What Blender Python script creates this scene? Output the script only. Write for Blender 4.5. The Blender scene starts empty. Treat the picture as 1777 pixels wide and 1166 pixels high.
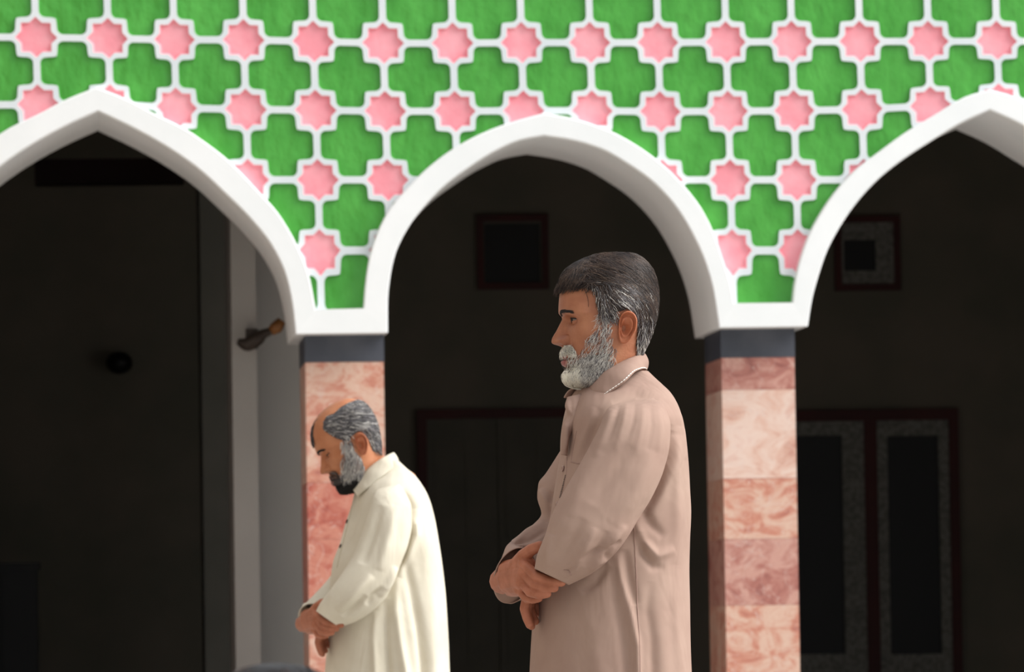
import bpy, math, random
import numpy as np
from mathutils import Vector, Matrix
from mathutils.geometry import delaunay_2d_cdt
random.seed(7); rng = np.random.default_rng(11)
SC = bpy.context.scene
C = SC.collection

# ------------------------------------------------------------------ camera
FPX = 9870.0
CAM = np.array([0.0, 0.0, 1.05])
YAW, PITCH, ROLL = math.radians(4.28), math.radians(2.77), math.radians(0.9)
Fv = np.array([math.sin(YAW)*math.cos(PITCH), math.cos(YAW)*math.cos(PITCH), math.sin(PITCH)])
R0 = np.array([math.cos(YAW), -math.sin(YAW), 0.0])
U0 = np.cross(R0, Fv)
Rv = math.cos(ROLL)*R0 - math.sin(ROLL)*U0
Uv = math.cos(ROLL)*U0 + math.sin(ROLL)*R0
cd = bpy.data.cameras.new('camera'); cam = bpy.data.objects.new('camera', cd); C.objects.link(cam)
cd.sensor_width = 36; cd.lens = FPX*36/1777; cd.clip_end = 200
cam.matrix_world = Matrix(((Rv[0], Uv[0], -Fv[0], CAM[0]), (Rv[1], Uv[1], -Fv[1], CAM[1]), (Rv[2], Uv[2], -Fv[2], CAM[2]), (0, 0, 0, 1)))
cd.dof.use_dof = True; cd.dof.focus_distance = 10.62; cd.dof.aperture_fstop = 15
SC.camera = cam

# ------------------------------------------------------------------ light
W = bpy.data.worlds.new('world'); SC.world = W; W.use_nodes = True
nt = W.node_tree; bg = nt.nodes['Background']
tc = nt.nodes.new('ShaderNodeTexCoord'); sp = nt.nodes.new('ShaderNodeSeparateXYZ')
cr = nt.nodes.new('ShaderNodeValToRGB')
nt.links.new(tc.outputs['Generated'], sp.inputs[0]); nt.links.new(sp.outputs['Z'], cr.inputs[0]); nt.links.new(cr.outputs[0], bg.inputs[0])
cr.color_ramp.elements[0].position = 0.0; cr.color_ramp.elements[0].color = (.70, .72, .74, 1)
cr.color_ramp.elements[1].position = 0.9; cr.color_ramp.elements[1].color = (1.0, 1.03, 1.08, 1)
bg.inputs[1].default_value = .78
sl = bpy.data.lights.new('sun', 'SUN'); so = bpy.data.objects.new('sun', sl); C.objects.link(so)
sl.energy = 3.9; sl.angle = math.radians(44); sl.color = (1, .985, .965)
so.rotation_euler = Vector((-0.95, 0.27, -0.80)).to_track_quat('-Z', 'Y').to_euler()
SC.view_settings.view_transform = 'Standard'; SC.view_settings.look = 'None'
SC.view_settings.gamma = 1; SC.view_settings.exposure = 0.31

# ------------------------------------------------------------------ materials
def lin(c):
    out = []
    for v in c:
        v /= 255.0
        out.append(v/12.92 if v <= .04045 else ((v+.055)/1.055)**2.4)
    return (out[0], out[1], out[2], 1.0)
def mat(name, c1, c2=None, scale=6.0, rough=.6, bump=0.0, bscale=60.0, spec=.4, detail=4, mix=(.35, .65), stretch=None, bdist=.002, sss=0.0):
    m = bpy.data.materials.new(name); m.use_nodes = True
    t = m.node_tree; b = t.nodes['Principled BSDF']
    b.inputs['Roughness'].default_value = rough; b.inputs['Specular IOR Level'].default_value = spec
    co = t.nodes.new('ShaderNodeTexCoord'); src = co.outputs['Object']
    if stretch:
        mp = t.nodes.new('ShaderNodeMapping'); mp.inputs['Scale'].default_value = stretch
        t.links.new(src, mp.inputs[0]); src = mp.outputs[0]
    n = t.nodes.new('ShaderNodeTexNoise'); n.inputs['Scale'].default_value = scale; n.inputs['Detail'].default_value = detail
    t.links.new(src, n.inputs['Vector'])
    r = t.nodes.new('ShaderNodeValToRGB'); t.links.new(n.outputs['Fac'], r.inputs[0])
    r.color_ramp.elements[0].position = mix[0]; r.color_ramp.elements[0].color = lin(c1)
    r.color_ramp.elements[1].position = mix[1]; r.color_ramp.elements[1].color = lin(c2 or c1)
    t.links.new(r.outputs[0], b.inputs['Base Color'])
    if sss:
        b.inputs['Subsurface Weight'].default_value = sss; b.inputs['Subsurface Radius'].default_value = (.012, .005, .003); b.inputs['Subsurface Scale'].default_value = .5
    if bump:
        n2 = t.nodes.new('ShaderNodeTexNoise'); n2.inputs['Scale'].default_value = bscale; n2.inputs['Detail'].default_value = 3
        t.links.new(src, n2.inputs['Vector'])
        bp = t.nodes.new('ShaderNodeBump'); bp.inputs['Strength'].default_value = bump; bp.inputs['Distance'].default_value = bdist
        t.links.new(n2.outputs['Fac'], bp.inputs['Height']); t.links.new(bp.outputs[0], b.inputs['Normal'])
    return m
def rumple(m, scale=(9, 9, 4), dist=.012, strength=.5):
    t = m.node_tree; b = t.nodes['Principled BSDF']; old = b.inputs['Normal'].links[0].from_node if b.inputs['Normal'].links else None
    co = t.nodes.new('ShaderNodeTexCoord'); mp = t.nodes.new('ShaderNodeMapping'); mp.inputs['Scale'].default_value = scale; t.links.new(co.outputs['Object'], mp.inputs[0])
    n = t.nodes.new('ShaderNodeTexNoise'); n.inputs['Scale'].default_value = 1; n.inputs['Detail'].default_value = 3; n.inputs['Distortion'].default_value = .8; t.links.new(mp.outputs[0], n.inputs['Vector'])
    bp = t.nodes.new('ShaderNodeBump'); bp.inputs['Strength'].default_value = strength; bp.inputs['Distance'].default_value = dist; t.links.new(n.outputs['Fac'], bp.inputs['Height'])
    if old: t.links.new(old.outputs[0], bp.inputs['Normal'])
    t.links.new(bp.outputs[0], b.inputs['Normal'])
def marble(name, cols, seed, sc=8.0):
    m = bpy.data.materials.new(name); m.use_nodes = True
    t = m.node_tree; b = t.nodes['Principled BSDF']; b.inputs['Roughness'].default_value = .3
    co = t.nodes.new('ShaderNodeTexCoord'); mp = t.nodes.new('ShaderNodeMapping'); mp.inputs['Location'].default_value = (seed*3.1, seed, seed*1.7); mp.inputs['Scale'].default_value = (1, 1, 1.5)
    t.links.new(co.outputs['Object'], mp.inputs[0])
    n = t.nodes.new('ShaderNodeTexNoise'); n.inputs['Scale'].default_value = sc; n.inputs['Detail'].default_value = 7; n.inputs['Roughness'].default_value = .62; n.inputs['Distortion'].default_value = 1.1
    t.links.new(mp.outputs[0], n.inputs['Vector'])
    r = t.nodes.new('ShaderNodeValToRGB'); t.links.new(n.outputs['Fac'], r.inputs[0])
    e = r.color_ramp.elements; e[0].position = .28; e[0].color = lin(cols[0]); e[1].position = .72; e[1].color = lin(cols[-1])
    for k, c in enumerate(cols[1:-1]):
        el = e.new(.28+.44*(k+1)/(len(cols)-1)); el.color = lin(c)
    n2 = t.nodes.new('ShaderNodeTexNoise'); n2.inputs['Scale'].default_value = sc*.8; n2.inputs['Detail'].default_value = 3; n2.inputs['Distortion'].default_value = 2.2
    mp2 = t.nodes.new('ShaderNodeMapping'); mp2.inputs['Location'].default_value = (9+seed, 4, seed); t.links.new(co.outputs['Object'], mp2.inputs[0]); t.links.new(mp2.outputs[0], n2.inputs['Vector'])
    v = t.nodes.new('ShaderNodeMath'); v.operation = 'SUBTRACT'; v.inputs[1].default_value = .5; t.links.new(n2.outputs['Fac'], v.inputs[0])
    ab = t.nodes.new('ShaderNodeMath'); ab.operation = 'ABSOLUTE'; t.links.new(v.outputs[0], ab.inputs[0])
    mr = t.nodes.new('ShaderNodeMapRange'); mr.inputs['From Min'].default_value = 0; mr.inputs['From Max'].default_value = .012; mr.inputs['To Min'].default_value = .55; mr.inputs['To Max'].default_value = 0; t.links.new(ab.outputs[0], mr.inputs[0])
    mx = t.nodes.new('ShaderNodeMix'); mx.data_type = 'RGBA'; t.links.new(mr.outputs[0], mx.inputs['Factor']); t.links.new(r.outputs[0], mx.inputs['A']); mx.inputs['B'].default_value = lin((222, 200, 190))
    t.links.new(mx.outputs['Result'], b.inputs['Base Color'])
    return m

M = {}
M['white'] = mat('white_paint', (238, 241, 241), (244, 246, 246), 3, .5, .25, 25, .3)
M['grout'] = mat('grout_white', (216, 224, 228), (228, 233, 236), 4, .55, .3, 60, .3)
M['green'] = mat('green_glaze', (62, 150, 48), (82, 172, 68), 7, .26, .6, 20, .5, mix=(.3, .7), bdist=.014, stretch=(1.4, 1, .8))
M['pink'] = mat('pink_glaze', (248, 156, 168), (252, 176, 186), 9, .5, .35, 40, .4, bdist=.006)
M['slate'] = mat('slate_band', (64, 68, 78), (80, 83, 92), 6, .4, .2, 30)
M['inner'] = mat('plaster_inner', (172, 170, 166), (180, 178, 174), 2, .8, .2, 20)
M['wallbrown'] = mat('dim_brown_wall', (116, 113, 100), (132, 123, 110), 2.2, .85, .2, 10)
M['blocker'] = mat('light_blocker_taupe', (138, 128, 118), (154, 144, 134), 2.2, .9, .3, 20)  # grey-brown of the unseen light-blocking wall added at left
M['darkmetal'] = mat('dark_bronze', (62, 52, 44), (52, 44, 38), 9, .5)
M['beam'] = mat('dark_red_beam', (44, 18, 16), (36, 16, 14), 4, .7)
M['ceil'] = mat('dark_ceiling', (84, 80, 72), (94, 88, 80), 2, .9)
M['redwood'] = mat('red_wood', (84, 30, 27), (68, 28, 26), 4, .6)
M['greyframe'] = mat('grey_border', (150, 148, 140), (116, 114, 108), 45, .7, detail=1)
M['black'] = mat('black_panel', (9, 9, 9), (14, 14, 14), 4, .5)
M['doorwood'] = mat('door_wood', (98, 95, 84), (108, 102, 90), 5, .7)
M['floor'] = mat('floor_stone', (165, 160, 152), (182, 177, 170), 2.5, .7)
M['floorin'] = mat('floor_inner', (72, 52, 46), (60, 46, 42), 2.5, .9)
M['skin'] = mat('skin', (146, 86, 60), (176, 118, 86), 18, .48, .5, 230, .4, mix=(.32, .66), bdist=.0012, sss=.06)
M['skin2'] = mat('skin_tanned', (172, 108, 72), (186, 124, 88), 26, .5, .2, 260, .35, sss=.06)
M['skinh'] = mat('skin_hand', (158, 96, 70), (176, 112, 86), 40, .55, .5, 180, .3, bdist=.001, sss=.06)
M['earskin'] = mat('skin_ear', (168, 98, 68), (182, 112, 80), 40, .5, .3, 200, .35, sss=.1)
M['lip'] = mat('lip', (156, 86, 80), (140, 74, 70), 60, .45)
M['sclera'] = mat('eye_white', (128, 112, 102), (116, 98, 90), 20, .3)
M['iris'] = mat('iris', (34, 22, 16), (22, 14, 10), 80, .15)
M['lash'] = mat('lash', (26, 20, 18), (34, 26, 22), 40, .7)
M['nail'] = mat('nail', (198, 142, 122), (206, 152, 132), 40, .3)
for k, c in dict(hdark=(34, 28, 27), hbrown=(56, 43, 36), hlight=(90, 75, 65), hgrey=(112, 109, 111), hwhite=(206, 202, 194), hcream=(226, 220, 204), hblack=(22, 21, 22)).items():
    M[k] = mat(k, c, tuple(min(255, int(v*1.15)) for v in c), 30, .55, spec=.35)
M['kurta'] = mat('kurta_dusty_pink', (160, 133, 120), (169, 143, 129), 9, .85, .12, 900, .15, bdist=.0012)
M['kurtadark'] = mat('kurta_seam', (150, 122, 112), (158, 130, 118), 9, .9)
M['cream'] = mat('kurta_cream', (207, 199, 180), (217, 210, 192), 9, .85, .12, 700, .15)
M['creamdark'] = mat('kurta_cream_seam', (188, 178, 150), (180, 170, 144), 9, .9)
M['button'] = mat('button', (168, 138, 126), (158, 130, 118), 30, .35)
M['stitch'] = mat('stitch_white', (236, 228, 220), (228, 220, 210), 30, .7)
M['brass'] = mat('brass', (150, 100, 50), (120, 78, 40), 12, .4)
M['darkcloth'] = mat('dark_cloth', (52, 50, 48), (44, 42, 42), 12, .9)
rumple(M['kurta'], (9, 9, 4), .03, .32); rumple(M['cream'], (8, 8, 3.5), .03, .32)
MB1 = marble('marble_rose', [(142, 84, 78), (178, 116, 104), (206, 158, 144), (196, 144, 128)], 1.0)
MB2 = marble('marble_pale', [(196, 140, 122), (222, 182, 164), (232, 206, 192), (214, 168, 152)], 4.3)
MB3 = marble('marble_salmon', [(168, 98, 88), (204, 138, 116), (222, 188, 168), (202, 128, 106)], 7.7)
MB4 = marble('marble_red', [(150, 70, 62), (184, 100, 84), (206, 138, 118), (176, 92, 78)], 12.1)

# ------------------------------------------------------------------ helpers
def props(o, label=None, cat=None, group=None, kind=None):
    if label: o['label'] = label
    if cat: o['category'] = cat
    if group: o['group'] = group
    if kind: o['kind'] = kind
    return o
def empty(name, loc, label, cat, group=None):
    o = bpy.data.objects.new(name, None); C.objects.link(o); o.location = loc
    o.empty_display_size = .1
    return props(o, label, cat, group)
def mesh(name, V, F, mats, parent=None, mi=None, smooth=False, kind=None):
    me = bpy.data.meshes.new(name)
    V = np.asarray(V, float)
    off = np.zeros(3)
    if parent is not None: off = np.array(root_loc(parent))
    me.from_pydata((V-off).tolist(), [], [tuple(int(q) for q in f) for f in F])
    if not isinstance(mats, (list, tuple)): mats = [mats]
    for m in mats: me.materials.append(m)
    if mi is not None: me.polygons.foreach_set('material_index', np.asarray(mi, np.int32))
    if smooth: me.polygons.foreach_set('use_smooth', np.ones(len(me.polygons), bool))
    me.update(); me.validate()
    o = bpy.data.objects.new(name, me); C.objects.link(o)
    if parent is not None: o.parent = parent
    if kind: o['kind'] = kind
    return o
def root_loc(p):
    l = np.zeros(3)
    while p is not None:
        l = l + np.array(p.location); p = p.parent
    return l
def boxes(L):
    V, F = [], []
    for (x0, x1, y0, y1, z0, z1) in L:
        k = len(V)
        V += [(x, y, z) for z in (z0, z1) for y in (y0, y1) for x in (x0, x1)]
        F += [tuple(k+q for q in f) for f in ((0, 2, 3, 1), (4, 5, 7, 6), (0, 1, 5, 4), (2, 6, 7, 3), (0, 4, 6, 2), (1, 3, 7, 5))]
    return V, F
def prism(poly, y0, y1, taper=0):
    """poly in (x,z), extruded along y"""
    n = len(poly)
    V = [(p[0], y0, p[1]) for p in poly] + [(p[0], y1, p[1]) for p in poly]
    F = [tuple(range(n)), tuple(range(2*n-1, n-1, -1))] + [(i, i+n, (i+1) % n+n, (i+1) % n) for i in range(n)]
    return V, F
def join(parts):
    V, F, k = [], [], 0
    mi = []
    for q, p in enumerate(parts):
        v, f = p[0], p[1]
        V.append(np.asarray(v, float).reshape(-1, 3)); F += [tuple(int(i)+k for i in g) for g in f]
        mi += ([p[2]]*len(f) if len(p) > 2 and np.isscalar(p[2]) else (list(p[2]) if len(p) > 2 else [0]*len(f)))
        k += len(v)
    return np.vstack(V), F, mi
def ray(px, py):
    d = Fv*FPX + Rv*(px-888.5) - Uv*(py-583.0)
    return d/FPX
def at_y(px, py, Y):
    d = ray(px, py); return CAM + d*((Y-CAM[1])/d[1])
def grid_faces(nu, nv, wrap_v=True, cap0=False, cap1=False):
    F = []
    for i in range(nu-1):
        for j in range(nv if wrap_v else nv-1):
            a, b = i*nv+j, i*nv+(j+1) % nv
            F.append((a, b, b+nv, a+nv))
    if cap0: F.append(tuple(range(nv-1, -1, -1)))
    if cap1: F.append(tuple((nu-1)*nv+j for j in range(nv)))
    return F
def cr_interp(t, V, q):
    """smooth cubic through (t,V), monotone limited"""
    t = np.asarray(t, float); V = np.asarray(V, float)
    if V.ndim == 1: V = V[:, None]
    h = np.diff(t); d = np.diff(V, axis=0)/h[:, None]
    m = np.zeros_like(V); m[0] = d[0]; m[-1] = d[-1]
    for i in range(1, len(t)-1):
        a, b = d[i-1], d[i]
        w1, w2 = 2*h[i]+h[i-1], h[i]+2*h[i-1]
        with np.errstate(divide='ignore', invalid='ignore'):
            mm = (w1+w2)/(w1/a+w2/b)
        m[i] = np.where(a*b > 0, mm, 0)
    q = np.clip(np.asarray(q, float), t[0], t[-1])
    k = np.clip(np.searchsorted(t, q, 'right')-1, 0, len(t)-2)
    s = ((q-t[k])/h[k])[:, None]; hh = h[k][:, None]
    return ((2*s**3-3*s**2+1)*V[k] + (s**3-2*s**2+s)*hh*m[k] + (-2*s**3+3*s**2)*V[k+1] + (s**3-s**2)*hh*m[k+1])
def tube(P, r, n=8):
    P = np.asarray(P, float); r = np.broadcast_to(r, len(P))
    T = np.gradient(P, axis=0); T /= np.linalg.norm(T, axis=1)[:, None]+1e-12
    ref = np.array([.3, .2, .93]); 
    if abs(T[0] @ ref) > .9: ref = np.array([.9, .3, .1])
    A = np.cross(T, ref); A /= np.linalg.norm(A, axis=1)[:, None]+1e-12; B = np.cross(T, A)
    an = np.arange(n)*2*math.pi/n
    V = P[:, None]+r[:, None, None]*(np.cos(an)[None, :, None]*A[:, None]+np.sin(an)[None, :, None]*B[:, None])
    return V.reshape(-1, 3), grid_faces(len(P), n, True, True, True)
def sphere(c, r, nu=14, nv=20):
    V, F = [], []
    th = np.linspace(0.001, math.pi-.001, nu)
    r = np.broadcast_to(r, 3)
    for a in th:
        for b in np.arange(nv)*2*math.pi/nv:
            V.append((c[0]+r[0]*math.sin(a)*math.cos(b), c[1]+r[1]*math.sin(a)*math.sin(b), c[2]+r[2]*math.cos(a)))
    return V, grid_faces(nu, nv, True, True, True)
def capsule(a, b, ra, rb, n=12, m=5):
    a = np.asarray(a, float); b = np.asarray(b, float); T = b-a; L = np.linalg.norm(T)
    T = T/L if L > 1e-9 else np.array([0, 0, 1.])
    ref = np.array([0, 0, 1.]) if abs(T[2]) < .9 else np.array([1., 0, 0])
    A = np.cross(T, ref); A /= np.linalg.norm(A); B = np.cross(T, A)
    R = []
    for k in range(1, m+1): th = math.pi/2*k/m; R.append((-ra*math.cos(th), ra*math.sin(th)))
    for k in range(0, m): th = math.pi/2*k/m; R.append((L+rb*math.sin(th), rb*math.cos(th)))
    R[0:0] = [(-ra, ra*.02)]; R.append((L+rb, rb*.02))
    an = np.arange(n)*2*math.pi/n
    V = np.array([a+T*s+r*(math.cos(q)*A+math.sin(q)*B) for s, r in R for q in an])
    return V, grid_faces(len(R), n, True, True, True)
def fuse(parts, voxel, smooth_it=6, factor=.5):
    """union of closed pieces as one continuous surface"""
    V, F, _ = join(parts)
    me = bpy.data.meshes.new('tmp'); me.from_pydata(V.tolist(), [], F)
    o = bpy.data.objects.new('tmp', me); C.objects.link(o)
    # make every piece's normals point outward
    r = o.modifiers.new('r', 'REMESH'); r.mode = 'VOXEL'; r.voxel_size = voxel
    s = o.modifiers.new('s', 'SMOOTH'); s.iterations = smooth_it; s.factor = factor
    dg = bpy.context.evaluated_depsgraph_get(); e = o.evaluated_get(dg).to_mesh()
    n = len(e.vertices); VV = np.empty(n*3); e.vertices.foreach_get('co', VV)
    FF = [tuple(p.vertices) for p in e.polygons]
    bpy.data.objects.remove(o); bpy.data.meshes.remove(me)
    return VV.reshape(-1, 3), FF
def grid_normals(P, wrap=True):
    du = np.gradient(P, axis=0)
    dv = (np.roll(P, -1, 1)-np.roll(P, 1, 1)) if wrap else np.gradient(P, axis=1)
    N = np.cross(du, dv); N /= np.linalg.norm(N, axis=2)[..., None]+1e-12
    c = P.mean(axis=1, keepdims=True)
    sgn = np.sign((N*(P-c)).sum(axis=(1, 2))+1e-12)
    s = 1 if sgn.sum() >= 0 else -1
    return N*s
def strands(name, S, rad, mats, mi, parent):
    """S (n,k,3) root-to-tip curves, three-sided tapering hairs in one mesh"""
    S = np.asarray(S); n, k, _ = S.shape
    T = np.gradient(S, axis=1); T /= np.linalg.norm(T, axis=2)[..., None]+1e-12
    ref = np.array([.21, -.93, .3]); A = np.cross(T, ref); A /= np.linalg.norm(A, axis=2)[..., None]+1e-9; B = np.cross(T, A)
    r = (rad if np.ndim(rad) else np.full(n, rad))[:, None]*np.linspace(1, .35, k)[None]
    V = np.stack([S+r[..., None]*(math.cos(q)*A+math.sin(q)*B) for q in (0, 2.094, 4.189)], axis=2).reshape(-1, 3)
    base = (np.arange(n)*k*3)[:, None, None, None]; i = (np.arange(k-1)*3)[None, :, None, None]
    quad = np.array([[j, (j+1) % 3, (j+1) % 3+3, j+3] for j in range(3)])[None, None]
    F = (base+i+quad).reshape(-1, 4)
    me = bpy.data.meshes.new(name); off = root_loc(parent)
    me.vertices.add(len(V)); me.vertices.foreach_set('co', (V-off).ravel())
    me.loops.add(F.size); me.loops.foreach_set('vertex_index', F.ravel().astype(np.int32))
    me.polygons.add(len(F)); me.polygons.foreach_set('loop_start', (np.arange(len(F))*4).astype(np.int32))
    for m in mats: me.materials.append(m)
    me.polygons.foreach_set('material_index', np.repeat(np.asarray(mi, np.int32), (k-1)*3))
    me.update(calc_edges=True)
    o = bpy.data.objects.new(name, me); C.objects.link(o); o.parent = parent
    return o
def polydist(X, Y, pl):
    """signed distance and 0..1 position along a polyline, in photo-plane units"""
    pl = np.asarray(pl, float); best = np.full(X.shape, 1e9); sg = np.zeros(X.shape); tt = np.zeros(X.shape)
    L = np.r_[0, np.cumsum(np.linalg.norm(np.diff(pl, axis=0), axis=1))]
    for i in range(len(pl)-1):
        a, b = pl[i], pl[i+1]; d = b-a; l2 = d@d
        t = np.clip(((X-a[0])*d[0]+(Y-a[1])*d[1])/l2, 0, 1)
        dx, dy = X-a[0]-t*d[0], Y-a[1]-t*d[1]; q = np.hypot(dx, dy)
        m = q < best
        best = np.where(m, q, best); sg = np.where(m, np.sign(d[0]*dy-d[1]*dx), sg); tt = np.where(m, (L[i]+t*math.sqrt(l2))/L[-1], tt)
    return best, sg, tt
def inpoly(X, Y, poly):
    X = np.asarray(X, float); Y = np.asarray(Y, float); r = np.zeros(X.shape, bool); n = len(poly)
    for i in range(n):
        x1, y1 = poly[i]; x2, y2 = poly[(i+1) % n]
        if y1 == y2: continue
        c = ((y1 > Y) != (y2 > Y)) & (X < (x2-x1)*(Y-y1)/(y2-y1)+x1)
        r ^= c
    return r

# ------------------------------------------------------------------ arcade wall
YW = 21.9; DW = .88; YF = YW-.045; YB = YF+DW
def wp(p): q = at_y(p[0], p[1], YF); return np.array([q[0], q[2]])
A1o = [(168, 151), (223, 173), (268, 197), (300, 212), (325, 225), (347, 240), (391, 273), (449, 332), (480, 366), (498, 393), (515, 424), (535, 473), (548, 537)]
A1i = [(170, 193), (223, 218), (285, 252), (343, 292), (391, 336), (436, 381), (472, 427), (497, 481), (508, 534), (513, 579)]
A2oL = [(945, 196), (929, 200), (887, 212), (843, 228), (791, 255), (740, 293), (706, 327), (675, 364), (654, 406), (641, 448), (634, 496), (631, 535)]
A2oR = [(990, 204), (1055, 225), (1102, 250), (1149, 284), (1188, 323), (1217, 361), (1238, 402), (1254, 448), (1268, 492), (1274, 526)]
A2iL = [(944, 236), (905, 243), (860, 262), (812, 292), (767, 326), (733, 362), (706, 399), (685, 444), (676, 489), (673, 523), (673, 577)]
A2iR = [(990, 243), (1044, 259), (1087, 283), (1131, 314), (1174, 360), (1203, 408), (1224, 455), (1238, 504), (1246, 555), (1248, 568)]
A3o = [(1718, 155), (1677, 167), (1624, 198), (1571, 230), (1526, 263), (1484, 295), (1450, 332), (1424, 370), (1402, 412), (1387, 457), (1379, 495), (1376, 525)]
A3i = [(1718, 191), (1669, 213), (1616, 245), (1564, 279), (1522, 313), (1484, 355), (1458, 393), (1436, 434), (1420, 480), (1409, 521), (1402, 566)]
def mir(L, cx): return [(2*cx-p[0], p[1]) for p in L[1:]]
def full(L, cx): return mir(L, cx)[::-1]+L
arch1 = (full(A1o, 168), full(A1i, 169))
arch2 = (A2oL[::-1]+A2oR, A2iL[::-1]+A2iR)
arch3 = (A3o[::-1]+mir(A3o, 1718), A3i[::-1]+mir(A3i, 1718))
arch4 = ([(x+773, y) for x, y in arch3[0]], [(x+773, y) for x, y in arch3[1]])
def resample(P, n, apex):
    P = np.array([wp(p) for p in P]); out = []
    for seg, m in ((P[:apex+1], n), (P[apex:], n)):
        L = np.r_[0, np.cumsum(np.linalg.norm(np.diff(seg, axis=0), axis=1))]
        s = cr_interp(L/L[-1], seg, np.linspace(0, 1, m+1))
        out.append(s if not out else s[1:])
    return np.vstack(out)
NA = 34
archs = []
for (o, i) in (arch1, arch2, arch3, arch4):
    ao = int(np.argmin([p[1] for p in o])); ai = int(np.argmin([p[1] for p in i]))
    archs.append((resample(o, NA, ao), resample(i, NA, ai)))
for k, (o, i) in enumerate(archs):
    n = len(o); bev = .006
    ctr = lambda a, b, f: a+(b-a)*f
    prof = []   # cross-section rings: outer back, outer front, inner front, inner back
    wdt = np.linalg.norm(o-i, axis=1)[:, None]
    rings = [(o, YB), (o, YF+bev), (o+(i-o)/wdt*bev, YF), (i+(o-i)/wdt*bev, YF), (i, YF+bev), (i, YB)]
    V = np.array([[(r[0][q][0], r[1], r[0][q][1]) for r in rings] for q in range(n)])
    mesh('trim_%d' % (k+1), V.reshape(-1, 3), grid_faces(n, 6, True, True, True), M['white'], kind='structure')
# star grid, measured on the wall plane
gx = [-295, -176, -57, 62, 188, 302, 423, 544, 665, 786, 905, 1024, 1142, 1260, 1374, 1492, 1611, 1730, 1848, 1966, 2084, 2202, 2320, 2438, 2556, 2674, 2792, 2910, 3028]
y1 = [64, 64, 64, 65, 67, 69, 69, 72, 75, 75, 74, 74, 74, 73]+[72]*15
y2 = [182, 182, 182, 181, 180, 187, 190, 191, 193, 193, 192, 192, 194, 193, 192, 190, 183, 176, 176, 180]+[182]*9
rows = []
for j, yy in ((-5, -648), (-4, -528), (-3, -408), (-2, -288), (-1, -168), (0, -48)):
    rows.append([(x+3*(j-1), yy+(y-73)) for x, y in zip(gx, y1)])
rows.append(list(zip(gx, y1))); rows.append([(x+4, y) for x, y in zip(gx, y2)])
for j, yy in ((3, 312), (4, 434), (5, 584), (6, 706)): rows.append([(x+4*(j-1)-(1 if j > 3 else 0), yy) for x in gx])
G = np.array([[[at_y(p[0], p[1], YW)[0], at_y(p[0], p[1], YW)[2]] for p in r] for r in rows])
nr, nc = G.shape[:2]
def warp(u, v):
    i = min(max(int(math.floor(u)), 0), nc-2); j = min(max(int(math.floor(v)), 0), nr-2); a, b = u-i, v-j
    return (1-a)*(1-b)*G[j, i]+a*(1-b)*G[j, i+1]+(1-a)*b*G[j+1, i]+a*b*G[j+1, i+1]
def cross_poly(s):
    q = []
    ih, oh, aw, rc = .222-s, .45-s, .205-s, .085
    quad = [(ih+.004, -ih-.0), (aw+.055, -(ih+.006))]   # concave corner then arm
    pts = [(aw, -(oh)+rc+.02)]
    # one arm (pointing +u): from lower inner corner to upper inner corner
    arm = [(ih, -ih), (ih+.05, -(aw+.006))]
    for k in range(5):
        t = -math.pi/2+math.pi/2*k/4; arm.append((oh-rc+rc*math.cos(t), -(aw-rc)+rc*math.sin(t)))
    for k in range(5):
        t = math.pi/2*k/4; arm.append((oh-rc+rc*math.cos(t), (aw-rc)+rc*math.sin(t)))
    arm += [(ih+.05, (aw+.006))]
    for r in range(4):
        c, s_ = (1, 0, -1, 0)[r], (0, 1, 0, -1)[r]
        q += [(c*x-s_*y, s_*x+c*y) for x, y in arm]
    return q
def star_poly(R):
    return [((R if k % 2 == 0 else R*.775)*math.cos(math.pi/8*k), (R if k % 2 == 0 else R*.775)*math.sin(math.pi/8*k)) for k in range(16)]
vin, fin, kind = [], [], []
def addpoly(pts, kd):
    k = len(vin); vin.extend(Vector((p[0], p[1])) for p in pts); 
    a = sum(pts[i][0]*pts[(i+1) % len(pts)][1]-pts[(i+1) % len(pts)][0]*pts[i][1] for i in range(len(pts)))
    idx = list(range(k, k+len(pts)))
    fin.append(idx if a > 0 else idx[::-1]); kind.append(kd)
X0, X1, Z0, Z1 = G[0, 1, 0], G[0, -2, 0], 1.9, 4.6
addpoly([(X0, Z0), (X1, Z0), (X1, Z1), (X0, Z1)], 'wall')
for j in range(nr-1):
    for i in range(nc-1):
        cu, cv = i+.5, j+.5
        for s, kd in ((0, 'co'), (.013, 'ci')):
            P = [warp(cu+a, cv+b) for a, b in cross_poly(s)]
            if min(p[0] for p in P) > X0 and max(p[0] for p in P) < X1 and max(p[1] for p in P) < Z1: addpoly(P, kd)
for j in range(1, nr-1):
    for i in range(1, nc-1):
        for s, kd in ((.298, 'so'), (.278, 'si')):
            P = [warp(i+a, j+b) for a, b in star_poly(s)]
            if min(p[0] for p in P) > X0+.01 and max(p[0] for p in P) < X1-.01 and max(p[1] for p in P) < Z1: addpoly(P, kd)
for (o, i) in archs:      # the openings, cut under the middle of the white mouldings
    m = .5*o+.5*i
    addpoly([tuple(p) for p in m]+[(m[-1][0], Z0-.2), (m[0][0], Z0-.2)], 'open')
res = delaunay_2d_cdt(vin, [], fin, 0, 1e-6, True)
v2, f2, of = res[0], res[2], res[5]
keep, mi, deep = [], [], set()
allmid = [.5*o+.5*i for o, i in archs]
slabz = [wp((590, 545))[1], wp((1325, 535))[1]]
for f, src in zip(f2, of):
    ks = {kind[s] for s in src}
    if 'wall' not in ks or 'open' in ks: continue
    if max(v2[q][1] for q in f) < slabz[0]-.0: continue
    m = 0
    if 'ci' in ks: m = 1
    elif 'si' in ks: m = 2
    elif 'co' in ks: m = 1
    elif 'so' in ks: m = 2
    if 'ci' in ks or 'si' in ks: deep.update(f)
    keep.append(tuple(f)[::-1]); mi.append(m)
V = [(v[0], YW+(.012 if q in deep else 0), v[1]) for q, v in enumerate(v2)]
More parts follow.
